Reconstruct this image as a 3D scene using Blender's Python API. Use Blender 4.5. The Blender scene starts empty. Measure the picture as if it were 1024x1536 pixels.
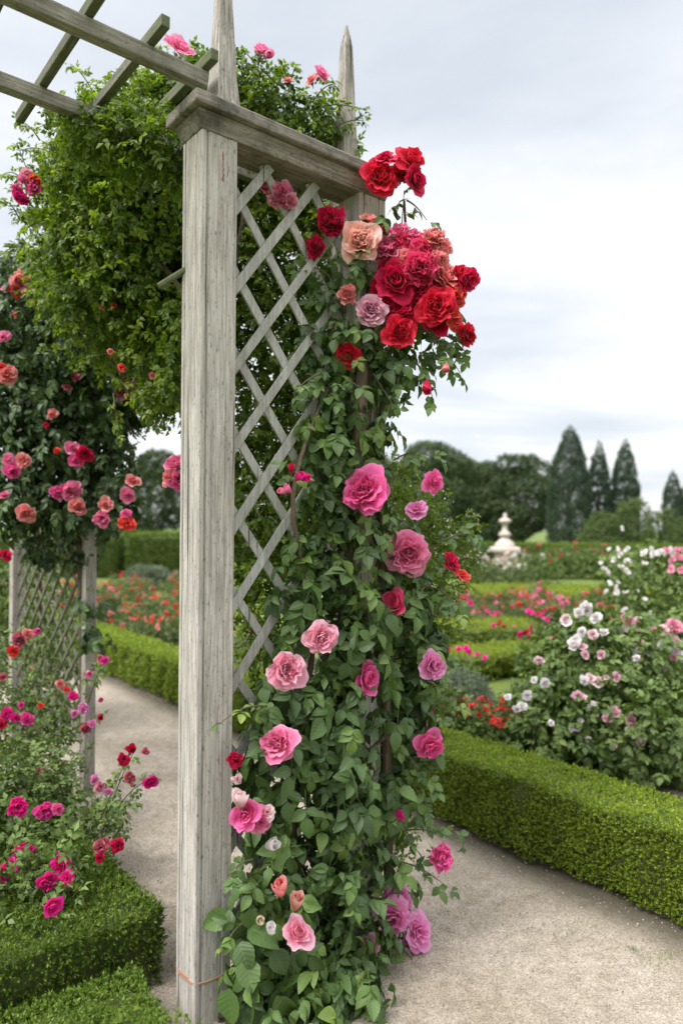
import bpy, math, random
import numpy as np
from mathutils import Vector, Matrix, Quaternion
R = math.radians
rng = np.random.default_rng(7)
random.seed(7)
scene = bpy.context.scene
COL = scene.collection
F = 1068.0; CX = 512.0; HY = 790.0; EYE = 1.6
U = np.array([.775, .632, 0.]); V = np.array([-.632, .775, 0.]); UP = np.array([0., 0., 1.])
A0 = np.array([-.44, 2.33, 0.])

# ------------------------------------------------------------------ helpers
ROLL = R(.5)
def at(px, py, Y):
    """world point Y metres ahead of the lens that the level, slightly rolled camera sees at a photo pixel"""
    dx, dy = px-CX, HY-py
    return np.array([(dx*math.cos(ROLL)-dy*math.sin(ROLL))/F*Y, Y, EYE+(dx*math.sin(ROLL)+dy*math.cos(ROLL))/F*Y])
def panelY(px):
    xn = (px-CX)/F
    s = (.44+2.33*xn)/(.775-.632*xn)
    return 2.33+.632*s
def world(s, v, z=0.):
    p = A0+U*s+V*v; return np.array([p[0], p[1], z])
def norm(a): return a/np.maximum(np.linalg.norm(a, axis=-1, keepdims=True), 1e-9)

def props(o, label=None, cat=None, group=None, kind=None):
    if label:
        if len(label.split()) > 16: print('LONG LABEL', label)
        o['label'] = label
    if cat: o['category'] = cat
    if group: o['group'] = group
    if kind: o['kind'] = kind
    return o
def empty(name, loc, label, cat, group=None):
    o = bpy.data.objects.new(name, None); COL.objects.link(o)
    o.location = [float(c) for c in loc]; o.empty_display_size = .1
    return props(o, label, cat, group)
def mesh_data(name, verts, faces, attrs=None, smooth=True, mats=()):
    """faces: list of int arrays (n,k)"""
    me = bpy.data.meshes.new(name)
    verts = np.asarray(verts, dtype=np.float32)
    me.vertices.add(len(verts)); me.vertices.foreach_set('co', verts.ravel())
    faces = [np.asarray(f, dtype=np.int32) for f in faces if len(f)]
    nl = sum(f.size for f in faces); nf = sum(len(f) for f in faces)
    me.loops.add(nl); me.polygons.add(nf)
    me.loops.foreach_set('vertex_index', np.concatenate([f.ravel() for f in faces]))
    tot = np.concatenate([np.full(len(f), f.shape[1], dtype=np.int32) for f in faces])
    me.polygons.foreach_set('loop_start', np.concatenate([[0], np.cumsum(tot)[:-1]]).astype(np.int32))
    me.polygons.foreach_set('loop_total', tot)
    me.polygons.foreach_set('use_smooth', np.full(nf, smooth, dtype=bool))
    for k, a in (attrs or {}).items():
        at_ = me.attributes.new(k, 'FLOAT', 'POINT'); at_.data.foreach_set('value', np.asarray(a, dtype=np.float32))
    me.update(calc_edges=True); me.validate()
    for m in mats: me.materials.append(m)
    return me
def link(name, me, parent=None, loc=None):
    o = bpy.data.objects.new(name, me); COL.objects.link(o)
    if loc is not None: o.location = [float(c) for c in loc]
    if parent is not None: o.parent = parent
    return o
class MB:
    """collects shapes (world coordinates) and links them as one mesh object"""
    def __init__(s): s.v = []; s.f = []; s.n = 0
    def add(s, v, f):
        s.v += [tuple(map(float, p)) for p in v]; s.f += [tuple(i+s.n for i in q) for q in f]; s.n = len(s.v)
    def box(s, c, ax, ay, az, sx, sy, sz):
        c = np.array(c, float); ax, ay, az = norm(np.array(ax, float)), norm(np.array(ay, float)), norm(np.array(az, float))
        v = [c+ax*sx*i/2+ay*sy*j/2+az*sz*k/2 for k in (-1, 1) for j in (-1, 1) for i in (-1, 1)]
        s.add(v, [(0, 2, 3, 1), (4, 5, 7, 6), (0, 1, 5, 4), (2, 6, 7, 3), (0, 4, 6, 2), (1, 3, 7, 5)])
    def rings(s, rings, cap=True):
        n = len(rings[0]); v = [p for r in rings for p in r]; f = []
        for i in range(len(rings)-1):
            for j in range(n):
                k = (j+1) % n; f.append((i*n+j, i*n+k, (i+1)*n+k, (i+1)*n+j))
        if cap: f.append(tuple(range(n-1, -1, -1))); f.append(tuple((len(rings)-1)*n+j for j in range(n)))
        s.add(v, f)
    def tube(s, pts, rad, sides=6):
        pts = [np.array(p, float) for p in pts]; rings = []
        for i, p in enumerate(pts):
            d = norm(pts[min(i+1, len(pts)-1)]-pts[max(i-1, 0)])
            a = np.cross(d, [0.31, .2, .93]); a = norm(a); b = np.cross(d, a)
            r = rad[i] if hasattr(rad, '__len__') else rad
            rings.append([p+r*(a*math.cos(t)+b*math.sin(t)) for t in np.linspace(0, 2*math.pi, sides, endpoint=False)])
        s.rings(rings)
    def build(s, name, m, parent=None, bevel=0, smooth=False):
        me = bpy.data.meshes.new(name)
        v = s.v; loc = None
        if parent is not None:
            off = Vector(parent.location) if parent.parent is None else Vector(parent.location)+Vector(parent.parent.location)
            v = [tuple(Vector(p)-off) for p in v]
        me.from_pydata(v, [], s.f); me.update()
        me.materials.append(m)
        for p in me.polygons: p.use_smooth = smooth
        o = link(name, me, parent)
        if bevel:
            b = o.modifiers.new('bevel', 'BEVEL'); b.width = bevel; b.segments = 2; b.limit_method = 'ANGLE'
        return o

# ------------------------------------------------------------------ materials
def nmat(name):
    m = bpy.data.materials.new(name); m.use_nodes = True
    nt = m.node_tree; nt.nodes.clear()
    return m, nt, nt.nodes.new, nt.links.new
def ramp(nt, stops):
    r = nt.nodes.new('ShaderNodeValToRGB'); e = r.color_ramp.elements
    while len(e) < len(stops): e.new(.5)
    for el, (p, c) in zip(e, stops): el.position = p; el.color = (*c, 1) if len(c) == 3 else c
    return r
def noise(nt, scale, detail=4, rough=.55, vec=None, stretch=None):
    n = nt.nodes.new('ShaderNodeTexNoise'); n.inputs['Scale'].default_value = scale
    n.inputs['Detail'].default_value = detail; n.inputs['Roughness'].default_value = rough
    if vec is not None:
        if stretch is not None:
            mp = nt.nodes.new('ShaderNodeMapping'); mp.inputs['Scale'].default_value = stretch
            nt.links.new(vec, mp.inputs['Vector']); vec = mp.outputs[0]
        nt.links.new(vec, n.inputs['Vector'])
    return n
def mixc(nt, fac, a, b, mode='MIX'):
    n = nt.nodes.new('ShaderNodeMix'); n.data_type = 'RGBA'; n.blend_type = mode
    for s, v in ((0, fac), (6, a), (7, b)):
        if isinstance(v, (int, float)): n.inputs[s].default_value = v
        elif isinstance(v, tuple): n.inputs[s].default_value = (*v, 1)
        else: nt.links.new(v, n.inputs[s])
    return n.outputs[2]
def math_(nt, op, a, b=0., c=None, clamp=False):
    n = nt.nodes.new('ShaderNodeMath'); n.operation = op; n.use_clamp = clamp
    for i, v in enumerate((a, b) if c is None else (a, b, c)):
        if isinstance(v, (int, float)): n.inputs[i].default_value = v
        else: nt.links.new(v, n.inputs[i])
    return n.outputs[0]
def attr(nt, name):
    n = nt.nodes.new('ShaderNodeAttribute'); n.attribute_name = name; return n.outputs['Fac']
def objvec(nt): return nt.nodes.new('ShaderNodeNewGeometry').outputs['Position']

def foliage_mat(name, stops, rough=.45, transl=.3, spec=.4, veins=False, clump=3., bloomwhite=None, tcol=(1.25, 1.35, .5)):
    m, nt, N, L = nmat(name)
    t = attr(nt, 'tint')
    pos = objvec(nt)
    cl = noise(nt, clump, 3, .5, pos)
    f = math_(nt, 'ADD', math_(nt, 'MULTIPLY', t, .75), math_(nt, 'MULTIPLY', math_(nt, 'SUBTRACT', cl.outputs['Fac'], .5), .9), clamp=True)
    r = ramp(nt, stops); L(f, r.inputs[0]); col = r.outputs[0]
    b = N('ShaderNodeBsdfPrincipled')
    if veins:
        rib, al = attr(nt, 'rib'), attr(nt, 'along')
        mid = math_(nt, 'SUBTRACT', 1., math_(nt, 'MULTIPLY', rib, 11.), clamp=True)
        w = math_(nt, 'SINE', math_(nt, 'MULTIPLY', math_(nt, 'SUBTRACT', al, math_(nt, 'MULTIPLY', rib, .22)), 44.))
        vein = math_(nt, 'MULTIPLY', math_(nt, 'SUBTRACT', w, .82, clamp=True), 3.2, clamp=True)
        allv = math_(nt, 'MAXIMUM', mid, math_(nt, 'MULTIPLY', vein, .6))
        col = mixc(nt, math_(nt, 'MULTIPLY', allv, .42), col, (.16, .22, .09))
        sp = noise(nt, 26, 3, .6, pos)
        rs = ramp(nt, [(.66, (0, 0, 0)), (.74, (1, 1, 1))]); L(sp.outputs['Fac'], rs.inputs[0])
        col = mixc(nt, math_(nt, 'MULTIPLY', rs.outputs[0], .35), col, (.12, .10, .03))
        bp = N('ShaderNodeBump'); bp.inputs['Strength'].default_value = .35; bp.inputs['Distance'].default_value = .002
        hh = math_(nt, 'ADD', math_(nt, 'MULTIPLY', w, -.35), math_(nt, 'MULTIPLY', mid, -1.))
        L(hh, bp.inputs['Height']); L(bp.outputs[0], b.inputs['Normal'])
    L(col, b.inputs['Base Color']); b.inputs['Roughness'].default_value = rough
    b.inputs['Specular IOR Level'].default_value = spec
    tr = N('ShaderNodeBsdfTranslucent'); L(mixc(nt, 1., col, tcol, 'MULTIPLY'), tr.inputs[0])
    mx = N('ShaderNodeMixShader'); mx.inputs[0].default_value = transl
    L(b.outputs[0], mx.inputs[1]); L(tr.outputs[0], mx.inputs[2])
    o = N('ShaderNodeOutputMaterial'); L(mx.outputs[0], o.inputs[0])
    return m
def petal_mat(name, base, edge, spot=None):
    m, nt, N, L = nmat(name)
    pv, t = attr(nt, 'along'), attr(nt, 'tint')
    mid = tuple(.5*(a+b) for a, b in zip(base, edge))
    r = ramp(nt, [(0., base), (.6, tuple(.7*a+.3*b for a, b in zip(base, edge))), (.86, mid), (1., edge)])
    L(math_(nt, 'ADD', pv, math_(nt, 'MULTIPLY', math_(nt, 'SUBTRACT', t, .5), .35), clamp=True), r.inputs[0])
    tc = N('ShaderNodeTexCoord')
    n2 = noise(nt, 9, 5, .65, tc.outputs['Object'])
    rr = ramp(nt, [(.3, (.84, .84, .84)), (.7, (1.1, 1.1, 1.1))]); L(n2.outputs['Fac'], rr.inputs[0])
    col = mixc(nt, .7, r.outputs[0], rr.outputs[0], 'MULTIPLY')
    u = attr(nt, 'rib')
    st = noise(nt, 14, 3, .6, tc.outputs['Object'])
    w = math_(nt, 'SINE', math_(nt, 'MULTIPLY_ADD', u, 30., math_(nt, 'MULTIPLY', st.outputs['Fac'], 12.)))
    col = mixc(nt, math_(nt, 'MULTIPLY_ADD', w, .06, .06), col, tuple(.55*c for c in base))
    bp = N('ShaderNodeBump'); bp.inputs['Strength'].default_value = .3; bp.inputs['Distance'].default_value = .003
    L(math_(nt, 'MULTIPLY_ADD', w, .15, n2.outputs['Fac']), bp.inputs['Height'])
    b = N('ShaderNodeBsdfPrincipled'); L(col, b.inputs['Base Color']); L(bp.outputs[0], b.inputs['Normal'])
    b.inputs['Roughness'].default_value = .6; b.inputs['Specular IOR Level'].default_value = .25
    b.inputs['Sheen Weight'].default_value = .15; b.inputs['Sheen Roughness'].default_value = .4
    tr = N('ShaderNodeBsdfTranslucent'); L(col, tr.inputs[0])
    mx = N('ShaderNodeMixShader'); mx.inputs[0].default_value = .42
    L(b.outputs[0], mx.inputs[1]); L(tr.outputs[0], mx.inputs[2])
    o = N('ShaderNodeOutputMaterial'); L(mx.outputs[0], o.inputs[0])
    return m
def wood_mat(name, light, dark, grime=.35, algae=0., axis='z', coord=None, redstreak=False):
    """grain runs along world z, u (beams) or v (rafters)"""
    m, nt, N, L = nmat(name)
    pos = objvec(nt)
    mp = N('ShaderNodeMapping'); mp.vector_type = 'POINT'
    L(pos, mp.inputs['Vector'])
    ang = math.atan2(U[1], U[0])
    mp.inputs['Rotation'].default_value = (0, 0, -ang)
    s = {'z': (1, 1, .045), 'u': (.045, 1, 1), 'v': (1, .045, 1)}[axis]
    g = noise(nt, 130, 6, .72, mp.outputs[0], s)
    g2 = noise(nt, 26, 4, .6, mp.outputs[0], tuple(min(1, 3*c) for c in s))
    big = noise(nt, 3.2, 5, .6, pos)
    rg = ramp(nt, [(.3, dark), (.46, tuple(.45*a+.55*b for a, b in zip(light, dark))), (.58, light), (.8, tuple(1.1*a for a in light))])
    L(g.outputs['Fac'], rg.inputs[0])
    col = rg.outputs[0]
    rb = ramp(nt, [(.35, (.7, .69, .66)), (.65, (1.08, 1.08, 1.08))]); L(g2.outputs['Fac'], rb.inputs[0])
    col = mixc(nt, .65, col, rb.outputs[0], 'MULTIPLY')
    # fine dark pores and flaking paint
    fl = noise(nt, 120, 4, .7, mp.outputs[0], tuple(min(1, 8*c) for c in s))
    rf = ramp(nt, [(.34, (1, 1, 1)), (.42, (0, 0, 0))]); L(fl.outputs['Fac'], rf.inputs[0])
    col = mixc(nt, math_(nt, 'MULTIPLY', rf.outputs[0], .75), col, tuple(.45*a for a in dark))
    # long cracks
    ck = noise(nt, 55, 2, .5, mp.outputs[0], tuple(.3*c if c < 1 else c for c in s))
    rc = ramp(nt, [(.29, (1, 1, 1)), (.32, (0, 0, 0))]); L(ck.outputs['Fac'], rc.inputs[0])
    col = mixc(nt, math_(nt, 'MULTIPLY', rc.outputs[0], .8), col, (.035, .03, .025))
    gr = noise(nt, 7, 8, .72, pos)
    rgm = ramp(nt, [(.48, (0, 0, 0)), (.66, (1, 1, 1))]); L(gr.outputs['Fac'], rgm.inputs[0])
    col = mixc(nt, math_(nt, 'MULTIPLY', rgm.outputs[0], grime), col, (.05, .048, .04))
    lich = noise(nt, 38, 4, .6, pos)
    rl = ramp(nt, [(.62, (0, 0, 0)), (.7, (1, 1, 1))]); L(lich.outputs['Fac'], rl.inputs[0])
    col = mixc(nt, math_(nt, 'MULTIPLY', rl.outputs[0], .25), col, (.36, .37, .30))
    if algae:
        ra = ramp(nt, [(.38, (0, 0, 0)), (.62, (1, 1, 1))]); L(big.outputs['Fac'], ra.inputs[0])
        col = mixc(nt, math_(nt, 'MULTIPLY', ra.outputs[0], algae), col, (.10, .12, .055))
    bp = N('ShaderNodeBump'); bp.inputs['Strength'].default_value = .6; bp.inputs['Distance'].default_value = .003
    hh = math_(nt, 'SUBTRACT', math_(nt, 'ADD', g.outputs['Fac'], math_(nt, 'MULTIPLY', fl.outputs['Fac'], .5)), rc.outputs[0])
    L(hh, bp.inputs['Height'])
    b = N('ShaderNodeBsdfPrincipled'); L(col, b.inputs['Base Color']); L(bp.outputs[0], b.inputs['Normal'])
    b.inputs['Roughness'].default_value = .85; b.inputs['Specular IOR Level'].default_value = .25
    o = N('ShaderNodeOutputMaterial'); L(b.outputs[0], o.inputs[0])
    return m
def plain_mat(name, c1, c2, scale=8, rough=.8, bump=.3, dist=.01, detail=6):
    m, nt, N, L = nmat(name)
    pos = objvec(nt); n = noise(nt, scale, detail, .65, pos)
    r = ramp(nt, [(.3, c1), (.7, c2)]); L(n.outputs['Fac'], r.inputs[0])
    b = N('ShaderNodeBsdfPrincipled'); L(r.outputs[0], b.inputs['Base Color']); b.inputs['Roughness'].default_value = rough
    bp = N('ShaderNodeBump'); bp.inputs['Strength'].default_value = bump; bp.inputs['Distance'].default_value = dist
    L(n.outputs['Fac'], bp.inputs['Height']); L(bp.outputs[0], b.inputs['Normal'])
    o = N('ShaderNodeOutputMaterial'); L(b.outputs[0], o.inputs[0])
    return m

M = {}
M['post'] = wood_mat('weathered post wood', (.55, .515, .48), (.29, .265, .24), .12)
M['cap'] = wood_mat('weathered cap wood', (.33, .295, .26), (.13, .115, .10), .8, .0, 'u')
M['beam'] = wood_mat('weathered beam wood', (.36, .335, .30), (.16, .145, .12), .45, .1, 'u')
M['rafter'] = wood_mat('algae covered rafter wood', (.20, .20, .155), (.07, .07, .05), .5, .75, 'v')
M['spire'] = wood_mat('weathered spire wood', (.46, .42, .385), (.18, .16, .14), .3)
M['lattice'] = wood_mat('grey painted lattice wood', (.46, .455, .43), (.30, .29, .27), .2, .0)
M['old_lattice'] = wood_mat('mossy lattice wood', (.17, .18, .12), (.08, .085, .05), .3, .4)
M['left_post'] = wood_mat('brownish post wood', (.46, .42, .38), (.22, .19, .17), .2, .05)
M['bark'] = wood_mat('rose bark', (.17, .12, .085), (.06, .04, .03), .3, .2)
M['stem'] = plain_mat('green stem', (.045, .07, .025), (.09, .09, .04), 30, .6)
M['calyx'] = plain_mat('calyx green', (.06, .10, .03), (.11, .15, .05), 40, .6)
M['rose_leaf'] = foliage_mat('rose leaf', [(0, (.045, .085, .026)), (.4, (.080, .145, .038)), (.72, (.125, .205, .046)), (.93, (.24, .31, .065)), (1, (.38, .36, .08))], .47, .22, .42, True, 5.)
M['dark_leaf'] = foliage_mat('dark rose leaf', [(0, (.035, .062, .022)), (.5, (.060, .105, .036)), (1, (.11, .165, .05))], .5, .2, .35, False, 4.)
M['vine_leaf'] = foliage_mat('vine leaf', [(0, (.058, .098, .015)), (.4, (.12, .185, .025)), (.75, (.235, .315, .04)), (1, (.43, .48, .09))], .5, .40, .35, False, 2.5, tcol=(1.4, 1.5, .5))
M['young_leaf'] = foliage_mat('young leaf', [(0, (.10, .15, .025)), (.5, (.17, .24, .04)), (1, (.30, .36, .08))], .5, .42, .3, False, 5.)
M['bush_leaf'] = foliage_mat('garden bush leaf', [(0, (.065, .105, .026)), (.5, (.12, .185, .045)), (1, (.22, .29, .08))], .5, .25, .35, False, 3.)
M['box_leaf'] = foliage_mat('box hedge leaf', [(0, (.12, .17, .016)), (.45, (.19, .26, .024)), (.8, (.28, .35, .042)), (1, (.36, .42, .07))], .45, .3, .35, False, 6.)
M['box_leaf_dark'] = foliage_mat('dark box hedge leaf', [(0, (.052, .092, .012)), (.5, (.10, .16, .018)), (1, (.19, .265, .035))], .45, .3, .35, False, 9.)
M['yellow_hedge'] = foliage_mat('clipped hedge leaf', [(0, (.14, .19, .02)), (.5, (.21, .27, .03)), (1, (.28, .34, .05))], .5, .3, .3, False, 3.)
M['grey_leaf'] = foliage_mat('grey green leaf', [(0, (.09, .12, .085)), (.5, (.16, .20, .14)), (1, (.26, .30, .21))], .7, .2, .2, False, 4.)
M['bed_leaf'] = foliage_mat('flower bed leaf', [(0, (.07, .10, .035)), (.5, (.13, .175, .065)), (1, (.22, .26, .11))], .6, .3, .3, False, 3.)
M['tree_leaf'] = foliage_mat('far tree leaf', [(0, (.036, .060, .026)), (.5, (.068, .102, .042)), (1, (.115, .155, .062))], .6, .15, .2, False, .35)
M['cypress_leaf'] = foliage_mat('cypress leaf', [(0, (.034, .058, .033)), (.5, (.050, .082, .044)), (1, (.078, .118, .058))], .6, .1, .2, False, .8)
M['light_tree'] = foliage_mat('light tree leaf', [(0, (.06, .09, .028)), (.5, (.095, .14, .045)), (1, (.14, .19, .06))], .6, .2, .2, False, .8)
M['grass'] = foliage_mat('grass blade', [(0, (.075, .125, .016)), (.5, (.125, .20, .026)), (1, (.22, .30, .06))], .5, .3, .35, False, 6.)
M['hedge_core'] = plain_mat('hedge twigs', (.04, .055, .012), (.09, .12, .022), 60, .9)
M['trunk'] = plain_mat('tree bark', (.05, .04, .03), (.10, .08, .06), 6, .9)
M['stone'] = plain_mat('pale pink stone', (.40, .33, .29), (.58, .51, .46), 5, .8, .4, .02)
M['wire'] = plain_mat('coppery wire', (.30, .10, .06), (.42, .30, .20), 60, .4)
M['red_paint'] = plain_mat('red paint stain', (.16, .02, .015), (.30, .05, .04), 80, .7)
M['stamen'] = plain_mat('stamen yellow', (.55, .30, .04), (.75, .5, .08), 60, .7)
PC = {
 'red': ((.55, .0, .02), (.86, .03, .08)), 'crimson': ((.45, .0, .035), (.78, .015, .11)),
 'coral': ((.75, .03, .03), (.92, .17, .13)), 'orange': ((.74, .02, .02), (.92, .10, .07)),
 'hotpink': ((.80, .04, .28), (.94, .22, .50)), 'pink': ((.84, .10, .32), (.95, .38, .58)),
 'light': ((.88, .24, .38), (.95, .55, .68)), 'pale': ((.92, .58, .62), (.96, .82, .83)),
 'peach': ((.90, .38, .27), (.95, .63, .58)), 'salmon': ((.80, .15, .17), (.93, .44, .42)),
 'mauve': ((.84, .20, .50), (.94, .46, .76)), 'dustymauve': ((.72, .26, .40), (.88, .56, .68)),
 'magenta': ((.74, .0, .21), (.93, .04, .38)), 'fuchsia': ((.78, .02, .28), (.93, .13, .48)),
 'dusty': ((.50, .07, .13), (.72, .22, .28)), 'white': ((.92, .84, .83), (.95, .93, .93)),
 'raspberry': ((.72, .01, .12), (.92, .12, .28)),
 'cream': ((.76, .66, .46), (.88, .82, .68)), 'bush_pink': ((.88, .46, .56), (.95, .70, .78)),
 'poppy': ((.75, .02, .02), (.90, .09, .07)), 'rosebed': ((.72, .06, .10), (.90, .22, .24)),
}
for k, (a, b) in PC.items(): M['p_'+k] = petal_mat('petal '+k, a, b)

# ------------------------------------------------------------------ leaf templates
def leaflet(wid=.33, fold=.3, droop=.25, nt=6, twist=0., serr=False):
    """leaf blade, length 1 along +y, normal +z"""
    ts = np.array([0, .14, .36, .6, .82, 1.])
    ws = wid*np.array([.10, .72, 1., .86, .46, .02])
    V_ = []; rib = []; al = []
    for t, w in zip(ts, ws):
        for x in (-1, -.5, 0, .5, 1):
            z = abs(x)*w*fold-droop*t*t+.025*math.sin(9*t+3*x)*abs(x)
            V_.append((x*w, t, z)); rib.append(abs(x)); al.append(t)
    fc = [(i*5+j, i*5+j+1, (i+1)*5+j+1, (i+1)*5+j) for i in range(len(ts)-1) for j in range(4)]
    return np.array(V_), np.array(fc), np.array(rib), np.array(al)
def diamond(wid=.3, fold=.25, droop=.15):
    V_ = np.array([(0, 0, 0), (-wid, .45, fold*wid), (0, .5, -.03), (wid, .45, fold*wid), (0, 1, -droop)])
    return V_, np.array([(0, 2, 1, 1), (0, 3, 2, 2), (1, 2, 4, 4), (2, 3, 4, 4)]), np.array([0, 1, 0, 1, 0.]), np.array([0, .45, .5, .45, 1.])
def diamond_fix(d):  # triangles
    v, f, r, a = d; return v, f[:, :3], r, a
def rotm(ax, ang):
    return np.array(Matrix.Rotation(ang, 3, Vector(ax)))
def compose(parts):
    """parts: (leaf, Rot3, scale, offset) -> one template"""
    vs, fs, rb, al, n = [], [], [], [], 0
    for (v, f, r, a), Rm, s, o in parts:
        vs.append((v*s)@Rm.T+np.array(o)); fs.append(f+n); rb.append(r); al.append(a); n += len(v)
    return np.concatenate(vs), np.concatenate(fs), np.concatenate(rb), np.concatenate(al)
rr = random.Random(3)
def compound(n_pairs=2, big=True):
    parts = []
    mk = (lambda: leaflet(rr.uniform(.28, .37), rr.uniform(.1, .45), rr.uniform(.05, .4))) if big else (lambda: diamond_fix(diamond(rr.uniform(.24, .36), rr.uniform(0, .5), rr.uniform(0, .3))))
    L_ = 1.0
    tipz = -rr.uniform(.05, .25)
    parts.append((mk(), rotm((1, 0, 0), -rr.uniform(.1, .5)), rr.uniform(.9, 1.1), (0, L_, tipz)))
    for k in range(n_pairs):
        t = L_*(1-.5*k/(n_pairs))*.85-.12
        for sgn in (-1, 1):
            ang = sgn*rr.uniform(-1.35, -.85)
            Rm = rotm((0, 0, 1), ang)@rotm((0, 1, 0), rr.uniform(-.35, .35))@rotm((1, 0, 0), -rr.uniform(0, .4))
            parts.append((mk(), Rm, rr.uniform(.72, .95)*(1-.12*k), (0, t, tipz*t*t)))
    v, f, r, a = compose(parts)
    # stalk: thin strip
    n = len(v)
    sv = np.array([(-.015, -.15, 0), (.015, -.15, 0), (.012, .5, tipz*.25), (-.012, .5, tipz*.25), (.01, 1., tipz), (-.01, 1., tipz)])
    if big:
        f = np.concatenate([f, np.array([(n, n+1, n+2, n+3), (n+3, n+2, n+4, n+5)])])
    else:
        f = np.concatenate([f, np.array([(n, n+1, n+2), (n, n+2, n+3), (n+3, n+2, n+4)])])
    return np.concatenate([v, sv]), f, np.concatenate([r, np.full(6, .5)]), np.concatenate([a, np.full(6, .5)])
def sprig_t(n=7, spread=1.):
    parts = []
    for i in range(n):
        t = i/n; ang = i*2.4
        Rm = rotm((0, 1, 0), ang)@rotm((1, 0, 0), rr.uniform(.5, 1.1)*spread)
        parts.append((diamond_fix(diamond(rr.uniform(.25, .38), rr.uniform(0, .4), rr.uniform(0, .3))), Rm, rr.uniform(.7, 1.1), (0, t*1.4, 0)))
    return compose(parts)
T_COMP = [compound(2) for _ in range(7)]+[compound(1) for _ in range(3)]
T_SMALLC = [compound(rr.choice([2, 3]), False) for _ in range(8)]
T_SPRIG = [sprig_t(6) for _ in range(6)]
T_LEAF = [leaflet(rr.uniform(.3, .42), rr.uniform(0, .5), rr.uniform(.05, .4)) for _ in range(5)]
T_CLUMP = [sprig_t(5, 1.2) for _ in range(6)]
def blade_t():
    h = []; b = rr.uniform(.1, .7); w = .035
    for t in (0, .35, .7, 1.): h += [(-w*(1-t*.9), t, -b*t*t), (w*(1-t*.9), t, -b*t*t)]
    return np.array(h), np.array([(0, 1, 3, 2), (2, 3, 5, 4), (4, 5, 7, 6)]), np.zeros(8), np.repeat([0, .35, .7, 1.], 2)
T_BLADE = [blade_t() for _ in range(6)]

def scatter(templates, pos, axis, nrm, size, tint):
    """place templates: +y along axis, +z along nrm"""
    axis = norm(axis); x = norm(np.cross(axis, nrm)); z = np.cross(x, axis)
    which = rng.integers(0, len(templates), len(pos))
    vs, fs3, fs4, tn, rb, al, n = [], [], [], [], [], [], 0
    for k, (tv, tf, tr_, ta) in enumerate(templates):
        idx = np.nonzero(which == k)[0]
        if not len(idx): continue
        B = np.stack([x[idx], axis[idx], z[idx]], axis=1)
        P = np.einsum('vi,nij->nvj', tv, B)*size[idx, None, None]+pos[idx, None, :]
        m = len(tv); base = (np.arange(len(idx))*m+n)[:, None, None]
        f = (tf[None]+base).reshape(-1, tf.shape[1])
        (fs3 if tf.shape[1] == 3 else fs4).append(f)
        vs.append(P.reshape(-1, 3)); tn.append(np.repeat(tint[idx], m))
        rb.append(np.tile(tr_, len(idx))); al.append(np.tile(ta, len(idx))); n += m*len(idx)
    return np.concatenate(vs), fs3+fs4, dict(tint=np.concatenate(tn), rib=np.concatenate(rb), along=np.concatenate(al))
def rnd(n, s=1.): return rng.normal(0, s, (n, 3))
def merge(parts):
    vs, fs, at_, n = [], [], {}, 0
    for v, f, a in parts:
        vs.append(v); fs += [q+n for q in f]; n += len(v)
        for k in a: at_.setdefault(k, []).append(a[k])
    return np.concatenate(vs), fs, {k: np.concatenate(x) for k, x in at_.items()}

def blob_points(blobs, dens, shell=.3, keep=.55):
    """blobs: (centre, radii); returns positions and outward normals over the union"""
    C = np.array([b[0] for b in blobs], float); Rr = np.array([(b[1],)*3 if np.isscalar(b[1]) else b[1] for b in blobs], float)
    P, Nn = [], []
    for i in range(len(C)):
        area = 4*math.pi*(np.prod(Rr[i])**(2/3)); n = max(3, int(area*dens))
        d = norm(rng.normal(0, 1, (n, 3))); rad = 1-np.abs(rng.normal(0, shell, n)); rad = np.clip(rad, .15, 1)*rng.uniform(.92, 1.1, n)
        p = C[i]+d*rad[:, None]*Rr[i]
        q = np.min(np.where(np.arange(len(C))[None] == i, 9., np.linalg.norm((p[:, None]-C[None])/Rr[None], axis=2)), axis=1) if len(C) > 1 else np.full(n, 9.)
        ok = (q > keep) & (p[:, 2] > .015)
        P.append(p[ok]); Nn.append(norm(d/Rr[i])[ok])
    return np.concatenate(P), np.concatenate(Nn)
def foliage_geo(blobs, dens, size, templates, droop=.5, out=.6, upn=.5, jit=.5, shell=.3, keep=.55, tint=(0, 1)):
    p, n = blob_points(blobs, dens, shell, keep); N_ = len(p)
    ax = n*out-UP*droop+rnd(N_, jit*.6)
    nr = n+UP*upn+rnd(N_, jit*.5)
    sz = size*rng.uniform(.65, 1.25, N_)
    return scatter(templates, p, ax, nr, sz, rng.uniform(tint[0], tint[1], N_))
def add_foliage(name, geo, m, parent=None, origin=None):
    v, f, a = geo
    o = origin if origin is not None else (np.array(parent.location) if parent is not None else np.zeros(3))
    ob = link(name, mesh_data(name, v-o, f, a, True, [m]), parent)
    if parent is None: ob.location = [float(c) for c in o]
    return ob

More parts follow.
